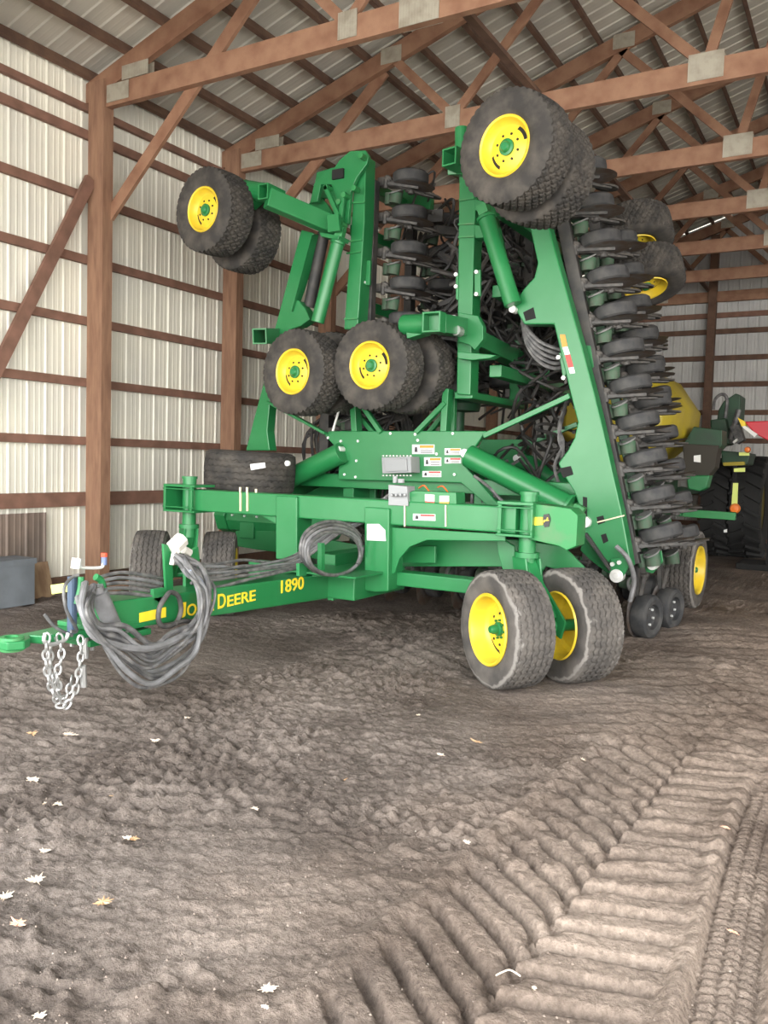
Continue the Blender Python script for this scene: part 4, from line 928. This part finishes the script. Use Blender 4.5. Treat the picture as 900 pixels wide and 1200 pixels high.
for i in range(5):
    hose([P(612,366+i*3,Y=8.0), P(618,385+i*5,Y=7.95), P(632,400+i*6,Y=7.95), P(650,408+i*6,Y=7.98), P(662,412+i*4,Y=8.05)], .019, HOSE, k=6, n=6)
for i in range(4):
    hose([P(664,470,Y=7.9+i*.05), P(655,500+i*4,Y=8.1), P(660,520+i*4,Y=8.1), P(650,550,Y=8.1+.06*i), P(668,590,Y=8.1), P(690,606,Y=8.1)], .017, HOSE, k=6, n=6)
for i in range(5):
    hose([P(470+i*22,628,Y=6.9), P(490+i*16,650+i*2,Y=6.8), P(520+i*9,652,Y=6.8), P(545+i*8,640,Y=6.85), P(580,632+i*2,Y=6.9)], .017, HOSE, k=6, n=6)
hose([P(556,558,Y=7.5), P(572,570,Y=7.4), P(590,588,Y=7.35), P(610,596,Y=7.3)], .016); hose([P(722,640,Y=7.6),P(736,655,Y=7.6),P(743,680,Y=7.7),P(738,705,Y=7.7)], .022, HOSEL)
for i in range(7):
    x0 = 4.3+i*.12; hose([(x0,8.6,1.7),(x0,8.1,1.55),(x0+.03,7.9,1.35),(x0,8.0,1.1)], .018, HOSE, k=5, n=6)
# seed manifold tower in the middle
mb = MB(); mb.cyl((4.1,9.0,1.4), (4.1,9.0,2.3), .08, 16); mb.lathe([(.001,.0),(.25,.02),(.27,.1),(.2,.16),(.001,.18)], 24, M=Matrix.Translation((4.1,9.0,2.25))); G('distribution_tower', mb, 0, DGREEN, smooth=True)
# small dark tanks / fans in the middle row
plate('rear_frame_plate', [(478,205),(486,222),(505,224),(504,245),(476,244),(470,230)], 9.0, .1)

# ------------------------------------------------------------------ machines behind
CART = thing('air_cart', 'dusty yellow tank cart standing behind the folded seeder', 'farm machine', (4.6,13.5,0))
mb = MB()
def ring(y, pts): return [(x,y,z) for x, z in pts]
secs = []
oct_ = lambda cx, cz, w, h, t: [(cx-w,cz-h*.45),(cx-w,cz+h*.45),(cx-w*.6,cz+h*.9),(cx-t,cz+h),(cx+t,cz+h),(cx+w*.55,cz+h*.85),(cx+w*.92,cz+h*.2),(cx+w*.88,cz-h*.35),(cx+w*.3,cz-h),(cx-w*.4,cz-h)]
for y, w_, h_ in ((12.5,.75,.60),(12.7,.88,.70),(13.4,.92,.76),(13.45,.87,.72),(13.6,.92,.76),(14.7,.92,.76),(15.0,.75,.6)): secs.append(ring(y, oct_(5.0,2.44,w_,h_,.25)))
n = 10; vs = [v for s in secs for v in s]; fs = [tuple(range(n)), tuple((len(secs)-1)*n+k for k in range(n-1,-1,-1))]
for i in range(len(secs)-1):
    for k in range(n): k2 = (k+1) % n; fs.append((i*n+k, (i+1)*n+k, (i+1)*n+k2, i*n+k2))
mb.add(vs, fs); part('tank', mb, YELT, CART, True, .03)
mb = MB()
for y in (13.1,14.2): mb.lathe([(.001,.10),(.28,.10),(.30,.0),(.3,-.1)], 24, M=Matrix.Translation((5.0,y,3.2)))
part('tank_lid', mb, DARK, CART)
mb = MB(); mb.box((3.2,11.9,1.05), (3.35,15,1.25)); mb.box((5.0,11.9,1.05), (5.15,15,1.25)); mb.box((4.4,12.6,1.2), (5.5,14.9,1.72)); mb.box((3.2,12.2,1.0), (5.6,12.4,1.2)); part('frame', mb, DGREEN, CART, bevel=.01)
mb = MB(); mb.prism(py([(813,500),(846,504),(846,522),(838,530),(800,530),(800,522)], 13.6), (0,.5,0)); part('meter_box', mb, DGREEN, CART, bevel=.01)
mb = MB(); mb.prism(py([(800,520),(842,522),(838,548),(828,560),(802,556)], 13.5), (0,.4,0)); part('meter_housing', mb, mat('brown_black',(.035,.03,.022),.7), CART, bevel=.01)
mb = MB(); mb.prism(py([(813,534),(821,533),(821,542),(813,541)], 13.49), (0,.01,0)); part('tag', mb, WHITE, CART)
mb = MB(); mb.prism(py([(804,557),(832,557),(828,572),(820,576),(806,573)], 13.3), (0,.3,0)); part('meter_cap', mb, GREEN, CART, bevel=.02)
def lugtire(cx, cy, R, Wd, parent, n=22):
    mb = MB(); M = Matrix.Translation((cx,cy,R)) @ Matrix.Rotation(math.pi/2,4,'Y')
    mb.lathe([(R*.5,Wd*.38),(R*.6,Wd*.48),(R*.8,Wd*.5),(R*.94,Wd*.46),(R*.95,0),(R*.94,-Wd*.46),(R*.8,-Wd*.5),(R*.6,-Wd*.48),(R*.5,-Wd*.38)], 44, M=M)
    for k in range(n):
        for s in (-1, 1):
            a = 2*math.pi*(k+.5*(s > 0))/n
            p = Vector((math.cos(a)*R*.97, math.sin(a)*R*.97, s*Wd*.02)); a2 = a+.16; q = Vector((math.cos(a2)*R*.95, math.sin(a2)*R*.95, s*Wd*.5))
            mb.bar(M @ p, M @ q, .055, .09, up=M.to_3x3() @ Vector((math.cos(a), math.sin(a), 0)))
    t = part('tire', mb, mat('lug_rubber',(.018,.018,.018),.8) if 'lug_rubber' not in bpy.data.materials else bpy.data.materials['lug_rubber'], parent, True)
    mb = MB(); mb.lathe([(R*.52,Wd*.36),(R*.45,Wd*.3),(R*.3,Wd*.05),(.001,Wd*.1)], 28, M=M); mb.lathe([(R*.52,-Wd*.36),(R*.45,-Wd*.3),(R*.3,-Wd*.0),(.001,-Wd*.0)], 28, M=M); part('rim', mb, mat('dull_dark_rim',(.10,.08,.02),.6), t, True)
lugtire(3.0, 14.2, .75, .6, CART); lugtire(4.95, 14.2, .75, .6, CART)
mb = MB(); mb.cyl((3.0,14.2,.75), (5.3,14.2,.75), .07, 12); part('axle', mb, DGREEN, CART)
TR = thing('combine', 'dark green farm machine with big lugged tires at the far right, partly out of view', 'farm machine', (6.6,17.5,0))
xa_ = P(842,600,Y=17.4).x; xb_ = P(877,600,Y=17.4).x
lugtire(xa_, 17.6, .95, .50, TR); lugtire(xb_, 17.6, .98, .56, TR)
mb = MB(); mb.cyl((xa_,17.6,.95), (xb_,17.6,.95), .1, 12); mb.box((5.0,16.9,1.2), (xb_,17.3,1.32)); part('axle_frame', mb, DGREEN, TR, bevel=.01)
mb = MB(); 
mb.prism(py([(848,470),(862,461),(868,463),(866,496),(858,515),(846,522),(838,508),(842,480)], 16.5), (0,.7,0)); mb.prism(py([(832,492),(850,490),(856,520),(836,525)], 16.2), (0,.5,0)); mb.prism(py([(845,528),(880,531),(876,545),(846,545)], 16.0), (0,.8,0)); part('body', mb, DGREEN, TR, bevel=.02)
mb = MB(); mb.tube(spline([P(836,480,Y=16.2),P(838,468,Y=16.2),P(846,462,Y=16.2),P(852,468,Y=16.2),P(850,490,Y=16.2)],5), .03, 6); mb.tube([P(866,480,Y=16.1),P(856,515,Y=16.1)], .05, 8); mb.prism(py([(855,500),(866,498),(872,515),(864,520)], 16.0), (0,.3,0)); part('hoses', mb, HOSE, TR)
mb = MB(); mb.prism(py([(847,542),(872,541),(873,545),(848,546)], 15.9), (0,.1,0)); part('yellow_rail', mb, mat('dull_yellow',(.35,.28,.02),.6), TR)
mb = MB(); mb.prism(py([(866,530),(878,530),(878,534),(866,534)], 15.8), (0,.03,0)); mb.prism(py([(860,549),(873,548),(873,553),(860,553)], 15.8), (0,.03,0)); mb.prism(py([(859,566),(865,566),(864,592),(857,592)], 15.7), (0,.03,0)); part('reflective_strip', mb, REFL, TR)
mb = MB(); a = P(861,596,Y=15.7); mb.lathe([(.001,.05),(.07,.045),(.09,.0),(.09,-.05)], 20, M=zto((0,-1,0), a)); part('marker_lamp', mb, AMBER, TR, True)
mb = MB(); a = P(876,527,Y=15.7); mb.lathe([(.001,.05),(.04,.045),(.055,.0),(.05,-.05)], 16, M=zto((0,-1,0), a)); part('marker_lamp', mb, AMBER, TR, True)
mb = MB(); mb.bar(P(861,575,Y=15.85), P(861,545,Y=15.95), .06, .06, up=(0,1,0)); part('lamp_post', mb, DARK, TR)
mb = MB(); mb.cyl(P(861,516,Y=15.9)+Vector((0,0,0)), P(863,518,Y=15.9), .05, 8); mb.prism(py([(848,621),(852,620),(852,624),(848,624)], 15.6), (0,.03,0)); part('small_lamp', mb, WHITE, TR)
mb = MB(); mb.bar(P(801,601,Y=12.2), P(862,605,Y=12.2), .12, .105); mb.bar(P(801,601,Y=12.2), P(801,601,Y=12.2)+Vector((-.4,.5,0)), .1, .1); 
o = part('rear_bar', mb, GREENW, CART, bevel=.006)
RS = thing('grain_header', 'red pointed sheet metal hood with a yellow tip at the right edge', 'farm machine', (7.0,16.2,0))
mb = MB(); mb.prism(py([(872,494),(899,493),(930,495),(930,530),(899,516),(884,508)], 15.2), (0,1.2,0)); part('hood', mb, RED, RS, bevel=.02)
mb = MB(); mb.prism(py([(864,489),(873,494),(874,499),(869,500)], 15.1), (0,.2,0)); part('tip', mb, DECAL, RS, bevel=.01)
mb = MB(); mb.prism(py([(869,500),(873,499),(888,509),(884,512)], 15.1), (0,.2,0)); part('edge_strip', mb, WHITE, RS)
mb = MB(); a = P(910,520,Y=15.8); mb.bar((a.x,15.8,0), (a.x,15.8,a.z-.1), .12, .12); mb.box((a.x-.5,15.5,-.02), (a.x+.6,16.4,.08)); part('stand', mb, DARK, RS)

# ------------------------------------------------------------------ loose crumbs of soil
mb = MB(); cr = random.Random(5)
OV = [(1,0,0),(-1,0,0),(0,1,0),(0,-1,0),(0,0,1),(0,0,-.6)]; OF = [(0,2,4),(2,1,4),(1,3,4),(3,0,4),(2,0,5),(1,2,5),(3,1,5),(0,3,5)]
cx_ = np.array([cr.uniform(4.2,8.6) for _ in range(9000)]); cy_ = np.array([1.5+5.5*cr.random()**1.5 for _ in range(9000)])
ch = floor_h(cx_, cy_); dens = vnoise(cx_*1.3+7, cy_*1.3, 15); pal = [cr.random() for _ in range(9000)]
for i in range(9000):
    if dens[i] < .38 and pal[i] > .15: continue
    r = .0013+.0045*cr.random()**3
    mb.add([(cx_[i]+a*r*cr.uniform(.7,1.4), cy_[i]+b*r*cr.uniform(.7,1.4), ch[i]+.4*r+c*r*cr.uniform(.6,1.2)) for a, b, c in OV], OF)
    mb.mi[-8:] = [1 if pal[i] > .975 else 0]*8
o = link('soil_crumbs', parent=fo, me=mb.mesh('soil_crumbs', [mat('crumb_soil', (.20,.155,.125), .95, col2=(.24,.195,.16), nscale=20), mat('crumb_pale', (.42,.38,.33), .8)], True)); o['kind'] = 'stuff'
# ------------------------------------------------------------------ fallen leaves
LEAF = [(0,-.5),(.05,-.2),(.22,-.3),(.2,-.1),(.48,-.12),(.3,.06),(.5,.25),(.24,.2),(.2,.45),(.06,.28),(0,.6),(-.08,.3),(-.26,.42),(-.2,.18),(-.5,.2),(-.3,.04),(-.42,-.16),(-.18,-.1),(-.16,-.3),(-.05,-.2)]
def leaf(x, y, s, m_, label, rot=0, narrow=1.0, curl=.5):
    p = P(x, y, Z=0); z = floor_at(p.x, p.y); rnd = random.Random(int(x*7+y)); cx = rnd.uniform(.5,1)*curl; cy = rnd.uniform(-.6,1)*curl
    vs = [(0,0,.012)]; ca, sa = math.cos(rot), math.sin(rot)
    for a, b in LEAF:
        a *= narrow; zz = .004+s*(cx*a*a*1.6+cy*b*b*1.1*.6 + .12*rnd.random()); vs.append(((a*ca-b*sa)*s, (a*sa+b*ca)*s, abs(zz)))
    n = len(LEAF); mb = MB(); fs = [(0, 1+k, 1+(k+1) % n) for k in range(n)]
    top = [(a, b, c+.0015) for a, b, c in vs]
    mb.add(vs+top, [tuple(reversed(f)) for f in fs]+[tuple(i+n+1 for i in f) for f in fs]+[(1+k, 1+(k+1) % n, n+2+(k+1) % n, n+2+k) for k in range(n)])
    o = link('fallen_leaf', mb.mesh('fallen_leaf', m_)); o.location = (p.x, p.y, z+.001)
    o['label'] = label; o['category'] = 'leaf'; o['group'] = 'dry leaves on the dirt floor'; return o
LV = [
 (38,861,.085,LEAFT,'tan dry leaf at the far left, just below the chain',1.2,.7),
 (79,864,.07,LEAFW,'pale curled leaf, left one of the two nearest the chain',.4,.8),
 (87,858,.055,LEAFW,'small pale leaf, right one of the two nearest the chain',2.2,.6),
 (182,869,.07,LEAFW,'pale crumpled leaf on the dirt below the hanging hoses',1.0,.8),
 (39,919,.095,LEAFW,'pale wide leaf by the left edge, above a close pair of small ones',1.4,.6),
 (53,941,.045,LEAFW,'small pale leaf, left one of a close pair near the left edge',.2,.6),
 (68,942,.05,LEAFW,'small pale leaf, right one of a close pair near the left edge',2.0,1),
 (131,932,.055,LEAFT,'small tan leaf next to a pink-brown one',2.7,.9),
 (147,930,.065,LEAFP,'pink-brown leaf standing on edge beside a small tan one',.3,.7),
 (299,947,.055,LEAFW,'pale leaf scrap lying alone right of the tan and pink pair',1.1,.7),
 (149,982,.05,LEAFW,'pale leaf touching a darker tan scrap',.9,.8),
 (158,980,.045,LEAFT,'tan leaf scrap touching a pale leaf',2.2,.9),
 (52,995,.055,LEAFW,'small pale forked leaf above the big pale one at the left',.1,.9),
 (42,1040,.08,LEAFW,'large pale leaf with several lobes near the left edge',1.3,.9),
 (6,1052,.075,LEAFW,'pale folded leaf cut by the left edge of the view',.7,.8),
 (120,1062,.07,LEAFT,'orange-tan lobed leaf in the lower left',-.5,.9),
 (22,1094,.08,LEAFP,'pink-brown ragged leaf near the lower left edge',1.5,.6),
 (313,1164,.062,LEAFW,'pale leaf near the bottom, above a small curled scrap',-.7,.7),
 (311,1186,.035,LEAFW,'small curled pale scrap near the bottom edge',1.4,.6),
 (46,1195,.06,LEAFW,'pale leaf cut by the bottom edge at the left',1.0,.7),
 (559,867,.09,LEAFT,'long narrow tan leaf in the middle of the floor before the tires',1.3,.35),
 (517,883,.06,LEAFW,'pale flat leaf between the long tan one and the hoses',1.3,.6),
 (490,837,.05,LEAFW,'small pale leaf left of the front right tires',.3,.6),
 (547,996,.05,LEAFW,'small pale leaf just left of the lug track print',.8,.6),
 (682,893,.06,LEAFW,'pale leaf at the upper left edge of the lug track print',1.0,.5),
 (626,1161,.028,LEAFW,'tiny pale scrap lying in the middle of the lug print',.3,.6),
 (850,976,.045,LEAFP,'dull pinkish scrap at the right side of the lug print',1.3,.5),
 (860,1088,.045,LEAFP,'pinkish scrap in the narrow tire print at the right',1.2,.5),
 (405,912,.045,LEAFT,'short tan stub in the middle of the bare floor',0.1,.4),
 (219,843,.05,LEAFW,'pale crumb of leaf under the hanging hose loop',0.4,.8),
]
for a in LV: leaf(*a)
mb = MB(); mb.tube(spline([P(581,1142,Z=.0),P(594,1136,Z=.01),P(601,1137,Z=.01),P(610,1143,Z=.0)],5), .0028, 6)
h_ = floor_at(P(595,1138,Z=0).x, P(595,1138,Z=0).y); mb.v = [(x,y,z+h_+.006) for x,y,z in mb.v]
solo('twig', mb, LEAFW, 'pale bent twig lying in the lug print near the bottom', 'twig')
